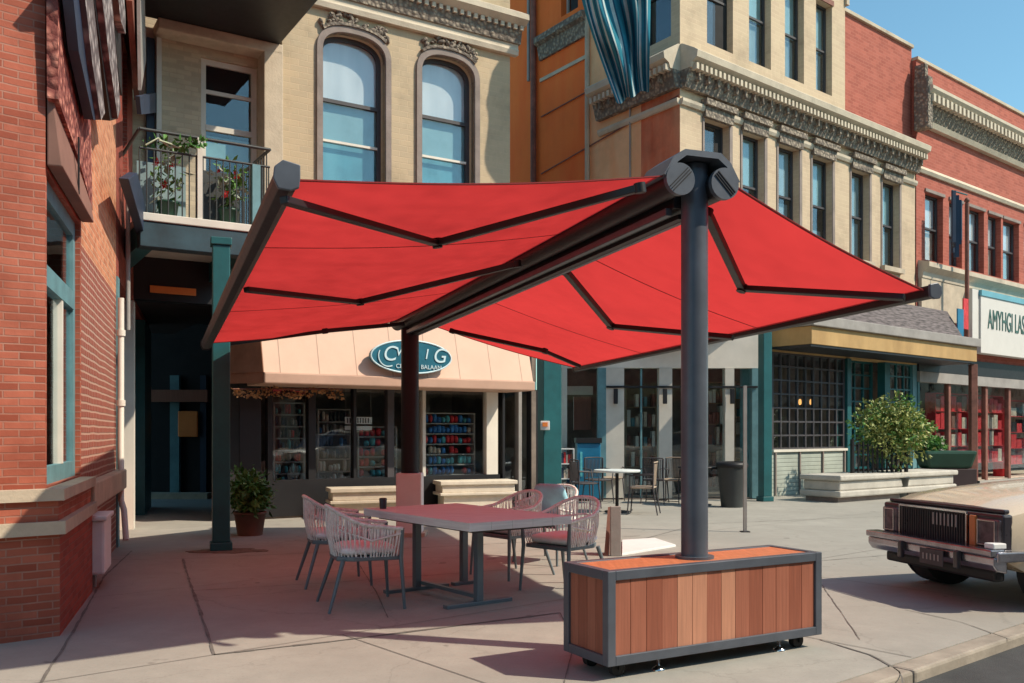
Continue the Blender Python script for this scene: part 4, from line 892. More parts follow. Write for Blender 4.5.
b = MB(); b.fbox(FB, sD0 - .15, sD0 + .1, .0, .4, zd - .2, zd + 1.15); b.fbox(FB, sD0 - .12, sD0 + .05, .0, .3, zd + 1.15, zd + 1.5); b.build('scroll_bracket', M_carved, bd, bevel=.03)
cornice(FB, sD0, sD1, [(0, 8.22), (.06, 8.22), (.1, 8.3), (0, 8.42)], M_lightstone, bd, 'belt_course')
cornice(FB, sD0 + .1, sD1, [(0, 5.45), (.12, 5.45), (.14, 5.6), (.30, 5.72), (.30, 5.84), (0, 5.92)], M_lightstone, bd, 'sill_course')
MB().fbox(FB, sD0 + .1, FB.s(970), .01, .1, 4.4, 5.45).build('stone_panel', M_stone, bd)
# big sign board
sb0, sb1 = FB.s(981, .35), FB.s(1090, .35)
bs = thing('shop_sign', 'large cream shop sign with dark green letters and blue upper edge', 'sign', FB.P(sb0, .3, 3.9))
zs_b, zs_t = 3.62, 5.38
MB().fbox(FB, sb0, sb1, .08, .35, zs_b, zs_t - .16).build('sign_board', M_signcream, bs, bevel=.008)
MB().fbox(FB, sb0 - .02, sb1, .06, .38, zs_t - .158, zs_t).build('blue_edge', M_blueedge, bs)
MB().fbox(FB, sb0 - .42, sb0 - .03, .08, .30, zs_b + .3, zs_t).build('return_panel', M_signcream, bs, bevel=.008)
text_mesh('AMYHGI LAS', .80, fmatrix(FB, FB.s(1007, .36), .357, FB.z(1000, 322, .36)), M_greenlet, 'lettering', bs, sx=.56, ext=.01)
# red shop below
MB().fbox(FB, FB.s(917), sD1, -.2, .05, 3.0, zlo).build('shop_beam', M_dark, bd)
MB().fbox(FB, FB.s(917), sD1, -.15, .08, 2.72, 2.99).build('shop_fascia', M_tin, bd)
for x in (917, 948, 975, 985, 1008, 1040): MB().fbox(FB, FB.s(x), FB.s(x + 2.2), -.1, .02, 0, 2.72).build('shop_mullion', M_rust if x > 940 else M_teal, bd)
MB().fbox(FB, FB.s(917), sD1, -.05, -.04, .3, 2.72).build('pane', G_shop, bd)
MB().fbox(FB, FB.s(917), sD1, -3, -.0, .006, .02).build('shop_floor', M_beige, bd)
MB().fbox(FB, sD0 + 5, sD1, -2.8, -2.6, 0, 3.4).build('interior_wall', M_insidewarm, bd)
def rack2(label, x0, x1, dep, mats, zlo_, zhi_, rows, cols):
    a, c = FB.s(x0, dep), FB.s(x1, dep); t = thing('goods_shelf', label, 'shelf', FB.P(a, dep, 0.02), group='red goods shelves in the far shop')
    b = MB()
    for k in range(rows + 1): z = zlo_ + (zhi_ - zlo_) * k / rows; b.fbox(FB, a, c, dep - .3, dep, z - .02, z)
    b.fbox(FB, a - .02, a, dep - .3, dep, .02, zhi_); b.fbox(FB, c, c + .02, dep - .3, dep, .02, zhi_); b.build('shelf_frame', M_redgoods, t)
    for r_ in range(rows):
        for k in range(cols):
            wd = (c - a) / cols; hh = (zhi_ - zlo_) / rows * random.uniform(.5, .9); z = zlo_ + (zhi_ - zlo_) * r_ / rows
            MB().fbox(FB, a + wd * k + .02, a + wd * (k + 1) - .02, dep - .25, dep - .03, z + .001, z + hh).build('item', random.choice(mats), t)
rack2('red shelf of red packages behind the pole of the canopy', 936, 968, -.4, [M_redgoods, M_redgoods, M_beige, M_rust], .5, 2.5, 4, 6)
rack2('red shelf of red and cream packages under the large cream sign', 978, 1003, -.4, [M_redgoods, M_redgoods, M_beige], .5, 2.5, 4, 6)
rack2('shelf of red goods at the right edge under the large cream sign', 1006, 1040, -.4, [M_redgoods, M_beige, M_redgoods, M_dark], .4, 2.4, 4, 6)
# posts and flags
cpst = thing('canopy_post', 'dark red brown post under the right end of the ochre canopy', 'post', FB.P(FB.s(973, .9), .9, 0))
p = FB.P(FB.s(973, .9), .9, 0); MB().box(-.085, .085, -.085, .085, .12, 3.18, Matrix.Translation(p)).build('shaft', M_rust, cpst, bevel=.01); MB().box(-.12, .12, -.12, .12, 0, .12, Matrix.Translation(p)).build('foot', M_dark, cpst)
fp = thing('flag_pole', 'rusty flag pole standing on the canopy ledge before the red brick wall', 'flag pole', FB.P(FB.s(967, .6), .6, 3.85))
p = FB.P(FB.s(967, .6), .6, 3.845); zt_ = FB.z(967, 203, .6)
MB().tube([p, Vector((p.x, p.y, zt_))], .055, 10).build('pole', M_rust, fp); MB().lathe([(.02, 0), (.08, .05), (.05, .12), (.01, .15)], 10, (p.x, p.y, zt_)).build('finial', M_rust, fp)
fl = thing('folded_flag', 'dark folded flag hanging beside the rusty flag pole', 'flag', FB.P(FB.s(958, .65), .65, 6.0))
b = MB(); a0 = FB.P(FB.s(954, .6), .6, 0); n = 8
for k in range(n):
    s_ = FB.s(952, .6) + .06 * k; oo = .6 + .06 * math.sin(k * 1.9)
    s2 = s_ + .06; o2 = .6 + .06 * math.sin((k + 1) * 1.9); zt2 = 7.72 - .03 * k; zb2 = 6.0 + .12 * abs(k - 3)
    b.hexa([FB.P(s_, oo + .02, zb2), FB.P(s2, o2 + .02, zb2), FB.P(s2, o2 - .02, zb2), FB.P(s_, oo - .02, zb2), FB.P(s_, oo + .02, zt2), FB.P(s2, o2 + .02, zt2), FB.P(s2, o2 - .02, zt2), FB.P(s_, oo - .02, zt2)])
b.build('cloth', M_navy, fl, weld=True)
b = MB(); b.tube([FB.P(FB.s(952, .6), .6, 7.72), FB.P(FB.s(967, .6), .6, 7.75)], .02, 6); b.build('flag_arm', M_teal, fl)
f2 = thing('small_flag', 'small blue and red flag standing on the canopy ledge at the pole foot', 'flag', FB.P(FB.s(960, .8), .8, 3.85))
MB().fbox(FB, FB.s(957, .8), FB.s(963, .8), .79, .82, 3.86, 4.6).build('blue_cloth', M_cobalt, f2); MB().fbox(FB, FB.s(963, .8) + .01, FB.s(968, .8), .78, .81, 4.1, 4.9).build('red_cloth', M_redgoods, f2)

# ------------------------------------------------------------------ plants
def leaves(b, c, rx, ry, rz, n, size, clumps=24):
    cl = []
    for _ in range(clumps):
        v = Vector((random.gauss(0, 1), random.gauss(0, 1), random.gauss(0, 1))).normalized() * random.uniform(.3, .95); cl.append((Vector((v.x * rx, v.y * ry, v.z * rz)), random.uniform(.2, .42)))
    for _ in range(n):
        k, r = random.choice(cl); v = Vector((random.gauss(0, 1), random.gauss(0, 1), random.gauss(0, 1))).normalized() * random.random() ** .4
        p = Vector(c) + k + Vector((v.x * rx * r, v.y * ry * r, v.z * rz * r)) * 1.2
        d = (v + Vector((random.uniform(-.6, .6), random.uniform(-.6, .6), random.uniform(-.9, .5)))).normalized(); s = d.cross(Vector((random.uniform(-1, 1), random.uniform(-1, 1), 1))).normalized(); l = size * random.uniform(.6, 1.5); w = l * .28
        u = d.cross(s) * l * .1
        b.add([p, p + d * l * .5 + s * w + u, p + d * l, p + d * l * .5 - s * w + u], [(0, 1, 2, 3)])
def plant(name, label, base, pot_r, pot_h, crown, n, size, leafm, potm, cat='plant', stem=True):
    t = thing(name, label, cat, base)
    MB().lathe([(pot_r * .75, 0), (pot_r * .95, pot_h * .9), (pot_r, pot_h * .9), (pot_r, pot_h), (pot_r * .9, pot_h), (pot_r * .88, pot_h * .9)], 22, tuple(base)).build('pot', potm, t)
    cz, rx, ry, rz = crown; c = Vector(base) + Vector((0, 0, cz))
    b = MB()
    for k in range(9):
        a = 2.4 * k; e = c + Vector((math.cos(a) * rx * .5, math.sin(a) * ry * .5, random.uniform(-.2, .5) * rz)); b.tube([Vector(base) + Vector((0, 0, pot_h * .9)), Vector(base).lerp(e, .6) + Vector((0, 0, .05)), e], [.014, .01, .004], 5)
    b.build('stem', M_rust, t)
    for i, m in enumerate(leafm):
        b = MB(); leaves(b, c, rx, ry, rz, n // len(leafm), size); b.build('leaf_clump', m, t)
    return t
plant('potted_plant', 'leafy green plant in a round brown pot beside the balcony post', G(250, 535), .22, .32, (.58, .28, .28, .30), 1500, .085, M_leaf[:2] + [M_leaf[0]], M_pot)
pb = G(894, 497); 
plant('tall_bush', 'tall yellow green bush in front of the gridded shop window', pb, .32, .45, (1.42, .86, .6, .66), 5600, .085, [M_leaf[1], M_leaf[2], M_leaf[2]], M_bin)
# black trellis fence round the bush
tr = thing('trellis_fence', 'dark slatted trellis fence in front of the tall bush', 'fence', G(870, 498))
F = Fac(G(853, 499).x, G(853, 499).y, .9, .35); L_ = F.s(905)
b = MB()
for k in range(12): s_ = L_ * k / 11; b.fbox(F, s_ - .015, s_ + .015, 0, .03, .03, 1.15 + .05 * math.sin(k))
for z in (.1, .6, 1.1): b.fbox(F, 0, L_, -.02, -.001, z, z + .03)
b.build('slats', M_dark, tr); MB().fbox(F, -.05, -.002, -.03, .04, 0, 1.25).build('fence_post', M_dark, tr); MB().fbox(F, L_ + .002, L_ + .05, -.03, .04, 0, 1.25).build('fence_post', M_dark, tr)
# green bin and dark planter
gp = thing('green_planter_bin', 'dark green rounded tub on a dark box beside the tall bush', 'planter', G(946, 490))
p = wmat(gp).translation
MB().box(-.65, .6, -.3, .3, 0, .52, Matrix.Translation(p)).build('dark_box', mat('dark_brown_box', (.05, .03, .03), .8), gp, bevel=.02)
b = MB(); b.hexa([p + Vector(v) for v in ((-.55, -.28, .525), (.5, -.28, .525), (.5, .28, .525), (-.55, .28, .525), (-.68, -.36, .95), (.62, -.36, .95), (.62, .36, .95), (-.68, .36, .95))]); b.build('green_tub', M_binG, gp, bevel=.07)
b = MB(); leaves(b, p + Vector((-.35, 0, 1.12)), .35, .25, .2, 420, .10); b.build('leaf_clump', M_leaf[1], gp)
rc = thing('red_crate', 'small red crate at the foot of the tall bush', 'crate', G(921, 488))
p = wmat(rc).translation; MB().box(-.16, .16, -.14, .14, 0, .38, Matrix.Translation(p)).build('crate_body', M_redgoods, rc, bevel=.01); MB().box(-.18, .18, -.16, .16, .381, .43, Matrix.Translation(p)).build('crate_rim', M_ochre, rc, bevel=.01)
# long stone bench on the right
M_benchstone = mat('bench_stone', (.52, .49, .43), .85, var=.15, scale=3, bump=.4, stain=.5)
FR = Fac(G(838, 503).x, G(838, 503).y, .80, .60)
lb = thing('long_stone_bench', 'long pale stone bench behind the parked car', 'bench', FR.P(0, 0, 0))
LB = FR.s(956)
MB().fbox(FR, .0, LB, -.9, .06, .43, .54).build('seat', M_benchstone, lb, bevel=.03)
MB().fbox(FR, .06, LB - .1, -.85, .0, .23, .43).build('middle_course', M_benchstone, lb, bevel=.03)
MB().fbox(FR, .0, LB - .05, -.9, .05, .10, .229).build('lower_course', M_benchstone, lb, bevel=.03)
MB().fbox(FR, .08, LB - .1, -.8, -.05, 0, .099).build('base', M_greystone, lb)
# ------------------------------------------------------------------ striped banner
sbn = thing('striped_banner', 'teal and white striped cloth banner hanging down before the orange wall', 'banner', at(616, -60, 16.5))
b = MB(); nu, nv = 44, 22; vs = []
for j in range(nv + 1):
    t = j / nv
    for i in range(nu + 1):
        u = i / nu
        xl = 581 + 36 * max(0, (t - .38) / .62) ** 1.15; xr = 652 - 3 * t
        yb_ = 103 - 13 * u if u > .0 else 103
        y = -70 + t * (yb_ + 70); x = xl + (xr - xl) * u + 2.2 * math.sin(t * 8 + u * 5) * math.sin(math.pi * u) ; y += 1.8 * math.sin(u * 14) * t
        Y = 16.6 + .20 * math.sin(u * 11 + 1.8 * math.sin(t * 4)) + .10 * math.sin(u * 27 - t * 5) + .05 * math.sin(u * 6 + t * 17)
        vs.append(at(x, y, Y))
fs = [(j * (nu + 1) + i, j * (nu + 1) + i + 1, (j + 1) * (nu + 1) + i + 1, (j + 1) * (nu + 1) + i) for j in range(nv) for i in range(nu)]
bk_ = [v + Vector((0, .012, 0)) for v in vs]; K_ = len(vs)
b.add(vs, fs, True); b.add(bk_, [f[::-1] for f in fs], True)
ban = b.build('cloth', M_curtain, sbn)
# stripes across the cloth by material slots
me = ban.data; me.materials.clear()
for m in (mat('banner_teal', (.03, .17, .23), .95, spec=.05, var=.2, scale=3), mat('banner_pale', (.40, .48, .48), .95, spec=.05, var=.2, scale=3), mat('banner_navy', (.02, .08, .13), .95, spec=.05, var=.2, scale=3)): me.materials.append(m)
pat = [0, 0, 1, 2, 0, 1, 1, 0, 2, 0, 1, 0, 0, 2, 1, 0, 0, 0, 1, 1, 2, 0, 0, 0, 2, 0, 1, 1, 0, 2, 2, 0, 0, 1, 0, 1, 1, 0, 0, 2, 0, 1, 0, 0]
for p_ in me.polygons: p_.material_index = pat[(p_.index % (nu * nv)) % nu]
b = MB(); b.tube([at(575, -72, 16.6), at(658, -72, 16.6)], .03, 8); b.build('banner_pole', M_tin, sbn)
b = MB(); b.tube([at(616, -72, 16.6), at(616, -72, 19.6)], .025, 8); b.build('banner_arm', M_tin, sbn)

def balcony_plant(label, px, n, red, o_, w):
    base = FA.P(FA.s(px, o_), o_, zb + .002); t = thing('balcony_plant', label, 'plant', base)
    MB().lathe([(.10, 0), (.13, .2), (.14, .2), (.14, .23), (.12, .23)], 16, tuple(base)).build('pot', M_binG, t)
    b = MB(); leaves(b, base + Vector((0, 0, .55)), w, .12, .38, n, .09); b.build('leaf_clump', M_leaf[1], t)
    b = MB(); leaves(b, base + Vector((0, -.02, .5)), w, .12, .34, n // 3, .12); b.build('pale_leaves', mat('pale_grey_leaf', (.34, .38, .30), .6), t)
    if red:
        for dx, dz in ((-.1, .72), (.12, .66), (.0, .42)):
            b = MB(); leaves(b, base + Vector((dx, -.13, dz)), .03, .03, .03, 24, .04, 3); b.build('red_bloom', M_redgoods, t)
balcony_plant('plant with red blooms behind the right half of the balcony railing', 229, 130, True, oF - .32, .26)
balcony_plant('grey green plant with small red blooms behind the left half of the balcony railing', 168, 80, True, oF - .32, .24)
vn = thing('rail_vine', 'pale trailing vine lying over the top rail of the balcony', 'vine', FA.P(FA.s(175, oF), oF, zr2))
for k in range(2):
    b = MB(); z_ = zr2 + .02 * k; b.tube([FA.P(FA.s(146 + 13 * k + 12 * j_, oF), oF - .02 + .03 * math.sin(j_ * 2 + k), zr2 + .03 + .11 * math.sin(j_ * 1.3 + k) ** 2) for j_ in range(4)], .012, 6); b.build('stem', mat('pale_vine', (.42, .46, .32), .8), vn)
b = MB(); leaves(b, FA.P(FA.s(180, oF), oF - .02, (zr1 + zr2) / 2), .5, .06, .06, 110, .08, 30); b.build('leaf_clump', M_leaf[0], vn)
# ------------------------------------------------------------------ the red double awning
PX, PY = 1.14, 5.74
aw = thing('double_awning', 'large red fabric double awning on two dark posts over the dining table', 'awning', (PX, PY, 0))
N0 = Vector((PX, PY - .12, 2.95)); F0 = at(410, 322, 12.6)
bd_ = (F0 - N0); bdn = bd_.normalized(); side = bdn.cross(Vector((0, 0, 1))).normalized(); upv = side.cross(bdn).normalized()
LN, LFp = at(286, 179, 4.4), at(207, 343, 10.5)
RN, RF = at(928, 292, 6.25), at(577, 368, 13.0)
# front post and rear post
MB().tube([(PX, PY, .615), (PX, PY, 3.06)], .083, 32).build('post', M_gun, aw)
MB().tube([(PX, PY, .612), (PX, PY, .63)], .12, 32).build('post_flange', M_gun, aw)
rp = at(410, 322, 12.45)
MB().tube([(rp.x, rp.y, .85), (rp.x, rp.y, rp.z - .05)], .12, 28).build('post', M_dark, aw)
cas = {}
for sgn in (-1, 1):
    a = N0 + side * .155 * sgn - upv * .03; e = F0 + side * .155 * sgn - upv * .03; cas[sgn] = (a, e)
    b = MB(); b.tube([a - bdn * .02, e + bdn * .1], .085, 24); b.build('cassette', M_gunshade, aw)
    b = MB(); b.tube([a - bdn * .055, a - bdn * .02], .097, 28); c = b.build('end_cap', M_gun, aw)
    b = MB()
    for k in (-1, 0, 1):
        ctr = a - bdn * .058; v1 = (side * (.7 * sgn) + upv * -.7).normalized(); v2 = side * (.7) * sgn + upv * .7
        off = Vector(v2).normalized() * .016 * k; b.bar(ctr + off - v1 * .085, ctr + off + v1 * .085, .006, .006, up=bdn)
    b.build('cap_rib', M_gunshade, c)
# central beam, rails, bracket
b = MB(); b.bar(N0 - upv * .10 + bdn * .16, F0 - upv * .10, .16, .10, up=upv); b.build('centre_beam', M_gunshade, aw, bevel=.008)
for sgn in (-1, 1):
    b = MB(); b.bar(N0 - upv * .165 + side * .09 * sgn + bdn * .2, F0 - upv * .165 + side * .09 * sgn, .045, .05, up=upv); b.build('rail', M_gun, aw, bevel=.006)
b = MB(); b.bar(N0 - upv * .19 + bdn * .2, F0 - upv * .19, .05, .03, up=upv); b.build('rail', M_dark, aw)
def bracket(o, ln, m):
    prof = [(-.25, .0), (-.13, .15), (.13, .15), (.25, .03), (.22, -.01), (.115, .115), (-.115, .115), (-.22, -.03)]
    prof = [(-.265, -.01), (-.20, .10), (-.12, .155), (.13, .155), (.20, .10), (.265, -.01), (.235, -.02), (.17, .075), (.11, .118), (-.11, .118), (-.17, .075), (-.235, -.02)]
    n = len(prof); pts = [o + side * x + upv * y for x, y in prof]; b = MB(); v = bdn * ln
    h = n // 2
    for i in range(h - 1):
        a_, b_, c_, d_ = pts[i], pts[i + 1], pts[n - 2 - i], pts[n - 1 - i]
        b.hexa([a_, b_, c_, d_, a_ + v, b_ + v, c_ + v, d_ + v])
    return b.build('head_bracket', m, aw, weld=False)
bracket(N0 - bdn * .05, .34, M_gun); bracket(F0 - bdn * .2, .3, M_gunshade)
# cover over the whole spine
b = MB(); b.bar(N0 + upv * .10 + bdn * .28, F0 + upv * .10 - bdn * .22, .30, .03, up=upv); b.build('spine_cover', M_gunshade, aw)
def patch(a0, a1, b0, b1, u, v): return (a0.lerp(a1, u)).lerp(b0.lerp(b1, u), v)
def panel(sgn, bn, bf):
    a0 = cas[sgn][0] + side * .06 * sgn + upv * .03; a1 = cas[sgn][1] + side * .06 * sgn + upv * .03
    nu, nv = 18, 10; vs = []
    for i in range(nu + 1):
        for j in range(nv + 1):
            u, v = i / nu, j / nv; p = patch(a0, a1, bn, bf, u, v); p = p + Vector((0, 0, -.035 * math.sin(math.pi * v) * (1 + .2 * math.sin(u * 9)) - .02 * math.sin(math.pi * u)))
            vs.append(p)
    fs = [(i * (nv + 1) + j, i * (nv + 1) + j + 1, (i + 1) * (nv + 1) + j + 1, (i + 1) * (nv + 1) + j) for i in range(nu) for j in range(nv)]
    b = MB(); b.add(vs, fs, True); f = b.build('fabric', M_red, aw)
    for u in ((.22, .62) if sgn < 0 else (.30, .66)):
        b = MB(); pts = [patch(a0, a1, bn, bf, u, v / 12) + Vector((0, 0, -.035 * math.sin(math.pi * v / 12) * (1 + .2 * math.sin(u * 9)) - .02 * math.sin(math.pi * u) - .004)) for v in range(13)]
        for k in range(12): b.bar(pts[k], pts[k + 1], .010, .003)
        b.build('seam', M_seam, f)
    # edge hems
    for u in (0, 1):
        b = MB(); pts = [patch(a0, a1, bn, bf, u, v / 12) + Vector((0, 0, -.035 * math.sin(math.pi * v / 12) * (1 + .2 * math.sin(u * 9)) - .004)) for v in range(13)]
        for k in range(12): b.bar(pts[k], pts[k + 1], .022, .007)
        b.build('hem', M_seam, f)
    n = (a1 - a0).cross(bn - a0).normalized()
    if n.z < 0: n = -n
    return a0, n
planes = {}
planes[-1] = panel(-1, LN + Vector((0, 0, .0)), LFp); planes[1] = panel(1, RN, RF)
# front bars
for sgn, a, e in ((-1, LN, LFp), (1, RN, RF)):
    d = (e - a).normalized(); outw = d.cross(Vector((0, 0, 1))).normalized() * sgn
    up2 = Vector((0, 0, 1))
    w_ = .085 if sgn < 0 else .085
    prof = [(-.05, .045), (.02, .06), (.055, .03), (.06, -.02), (.04, -.06), (-.01, -.065), (-.045, -.05), (-.05, -.01)]
    if sgn > 0: prof = [(x * .78, y * .78) for x, y in prof]
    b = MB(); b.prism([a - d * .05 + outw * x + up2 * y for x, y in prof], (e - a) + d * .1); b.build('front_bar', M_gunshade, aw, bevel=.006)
    b = MB(); b.prism([a - d * .075 + outw * x * 1.15 + up2 * y * 1.15 for x, y in prof], d * .024); b.build('bar_end_cap', M_gun if sgn < 0 else M_gun, aw, bevel=.005)
    b = MB(); b.prism([e + d * .052 + outw * x * 1.15 + up2 * y * 1.15 for x, y in prof], d * .024); b.build('bar_end_cap', M_gunshade, aw, bevel=.005)
def on_plane(px, py, sgn, off):
    a0, n = planes[sgn]; d = Vector(((px - 512) / FPX, 1, (HY - py) / FPX)); o = Vector((0, 0, H)); q = a0 - n * off
    return o + d * ((q - o).dot(n) / d.dot(n))
def arm(sgn, p1, p2, p3, w=.055):
    P = [on_plane(*p, sgn, off) for p, off in ((p1, .10), (p2, .13), (p3, .10))]
    up_ = planes[sgn][1]
    b = MB(); b.bar(P[0], P[1], w, w * .8, up=up_); c = b.build('arm', M_gunshade, aw, bevel=.006)
    b = MB(); b.bar(P[1] - up_ * .004, P[2] - up_ * .004, w * .86, w * .7, up=up_); b.build('forearm', M_gunshade, c, bevel=.006)
    b = MB(); b.tube([P[1] - up_ * .032, P[1] + up_ * .03], w * .6, 16); b.build('elbow', M_dark, c)
    b = MB(); b.tube([P[0] - up_ * .028, P[0] + up_ * .028], w * .62, 16); b.build('shoulder', M_dark, c)
arm(-1, (640, 188), (437, 243), (283, 199)); arm(-1, (517, 264), (360, 302), (246, 289), .06); arm(-1, (402, 324), (325, 331), (218, 345), .06)
arm(1, (707, 213), (742, 288), (905, 297), .06); arm(1, (566, 272), (611, 326), (733, 337), .065); arm(1, (452, 331), (545, 351), (580, 366), .06)
# pedestal block of the rear post
pdl = thing('concrete_pedestal', 'white painted block under the rear awning post behind the table', 'pedestal', (rp.x, rp.y, 0))
MB().box(-.17, .17, -.17, .17, 0, .845, wmat(pdl)).build('block', M_whiteb, pdl, bevel=.012)
MB().box(-.22, .22, -.22, .22, 0, .05, Matrix.Translation((rp.x, rp.y, 0))).build('plinth', M_stone, pdl)

# ------------------------------------------------------------------ wood clad ballast box on castors
BK = Vector((.536, 5.13, 0)); bx_d = Vector((1.478, .84, 0)).normalized(); LBX, WBX = 1.70, .46
FX = Fac(BK.x, BK.y, bx_d.x, bx_d.y)
bx = thing('ballast_box', 'wood clad ballast box in a grey metal frame on castors under the front awning post', 'planter box', (BK.x, BK.y, 0))
z0, z1, fw = .085, .62, .055
b = MB()
for s_ in (0, LBX - fw):
    for o_ in (0, -WBX + fw): b.fbox(FX, s_, s_ + fw, o_ - fw, o_, z0, z1)
for z_ in (z0, z1 - fw):
    for o_ in (0, -WBX + fw): b.fbox(FX, fw, LBX - fw, o_ - fw, o_ - .0, z_, z_ + fw)
    for s_ in (0, LBX - fw): b.fbox(FX, s_, s_ + fw, -WBX + fw, -fw, z_, z_ + fw)
b.build('frame', M_gun, bx, bevel=.004)
ml = [M_wood, M_wood, M_woodd, M_wood, M_woodl, M_woodl, M_wood, M_woodl, M_wood, M_woodd, M_wood, M_wood, M_woodd, M_wood]
n = 14; wd = (LBX - 2 * fw) / n
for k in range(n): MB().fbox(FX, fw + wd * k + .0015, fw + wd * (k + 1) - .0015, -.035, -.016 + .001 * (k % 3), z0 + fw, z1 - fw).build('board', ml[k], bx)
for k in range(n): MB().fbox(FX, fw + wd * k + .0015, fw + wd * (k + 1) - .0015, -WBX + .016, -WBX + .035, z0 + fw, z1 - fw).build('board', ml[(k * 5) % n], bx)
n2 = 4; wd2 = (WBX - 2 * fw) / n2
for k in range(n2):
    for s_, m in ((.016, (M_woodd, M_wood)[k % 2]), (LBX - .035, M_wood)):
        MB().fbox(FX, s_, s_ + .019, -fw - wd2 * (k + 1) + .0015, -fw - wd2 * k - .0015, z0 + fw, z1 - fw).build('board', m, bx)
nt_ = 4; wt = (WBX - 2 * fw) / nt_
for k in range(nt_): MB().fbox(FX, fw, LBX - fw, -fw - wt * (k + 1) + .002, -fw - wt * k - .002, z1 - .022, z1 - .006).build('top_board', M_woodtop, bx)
MB().fbox(FX, fw, LBX - fw, -WBX + .04, -.04, z0, z0 + .02).build('bottom_plate', M_dark, bx)
for s_, o_ in ((.13, -.10), (LBX - .13, -.10), (.13, -WBX + .10), (LBX - .13, -WBX + .10)):
    c = FX.P(s_, o_, .045); ax = Vector((FX.n.x, FX.n.y, 0))
    b = MB(); b.tube([c - ax * .022, c + ax * .022], .045, 20); w_ = b.build('castor', M_rubber, bx, bevel=.004)
    b = MB(); b.bar(c + ax * .028 + Vector((0, 0, -.01)), c + ax * .028 + Vector((0, 0, .04)), .03, .004); b.bar(c - ax * .028 + Vector((0, 0, -.01)), c - ax * .028 + Vector((0, 0, .04)), .03, .004); b.build('fork', M_dark, w_)
for s_, o_ in ((.42, -.08), (LBX - .30, -.08), (.42, -WBX + .08), (LBX - .30, -WBX + .08)):
    c = FX.P(s_, o_, 0); b = MB(); b.lathe([(.040, 0), (.040, .008), (.018, .022), (.008, .03), (.008, .085)], 18, tuple(c)); b.build('levelling_foot', M_chrome, bx)
# flat white slab and A-board behind
ws = thing('flat_white_slab', 'flat white slab lying on the pavement behind the ballast box', 'slab', G(645, 548))
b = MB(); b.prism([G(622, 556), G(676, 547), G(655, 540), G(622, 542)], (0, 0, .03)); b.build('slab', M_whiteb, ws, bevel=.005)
ab = thing('menu_board', 'narrow folding board with brown face between the chair and the wooden box', 'board', G(614, 556))
b = MB(); p = G(604, 556); q_ = G(610, 556); d = Vector((0.10, .25, 0))
b.hexa([p, p + Vector((.045, 0, 0)), p + Vector((.12, .3, 0)), p + Vector((.075, .3, 0)), p + Vector((.06, .15, .54)), p + Vector((.10, .15, .54)), p + Vector((.12, .18, .54)), p + Vector((.08, .18, .54))]); b.build('face_panel', M_boardred, ab)
b = MB(); b.box(.0, .12, 0, .06, 0, .56, Matrix.Translation(G(611, 557) + Vector((.0, .06, 0)))); b.build('side_panel', M_tin, ab, bevel=.006)

# ------------------------------------------------------------------ dining table
TC = Vector((-.42, 7.82, 0)); ta = math.atan2(.8, -.6)
tb_ = thing('dining_table', 'long grey wood dining table on dark metal legs under the red awning', 'table', TC, ta)
Mx = wmat(tb_)
hl, hs, zt = .84, .50, .72
for k in range(5):
    y0 = -hs + 2 * hs * k / 5; MB().box(-hl, hl, y0 + .001, y0 + 2 * hs / 5 - .001, zt - .065, zt, Mx).build('top_board', M_tabletop, tb_, bevel=.003)
MB().box(-hl + .1, hl - .1, -hs + .1, hs - .1, zt - .09, zt - .066, Mx).build('apron', M_frameD, tb_)
def tleg(x, y, w=.26):
    b = MB(); b.box(x - .03, x + .03, y - .03, y + .03, .03, zt - .09, Mx); l = b.build('leg', M_chairmetal, tb_, bevel=.004)
    b = MB(); b.box(x - .035, x + .035, y - w, y + w, 0, .03, Mx); b.build('foot', M_chairmetal, l, bevel=.004)
tleg(-.38, .10, .32); tleg(.52, .14, .32); tleg(.52, -.36, .12)
MB().box(-.35, .49, .08, .12, .05, .08, Mx).build('stretcher', M_chairmetal, tb_)
cup = thing('small_candle_holder', 'small grey candle holder at the far left end of the dining table', 'candle holder', Mx @ Vector((.70, .38, zt)))
MB().lathe([(.03, 0), (.035, .09), (.03, .095)], 14, tuple(wmat(cup).translation)).build('cup', M_bin, cup)

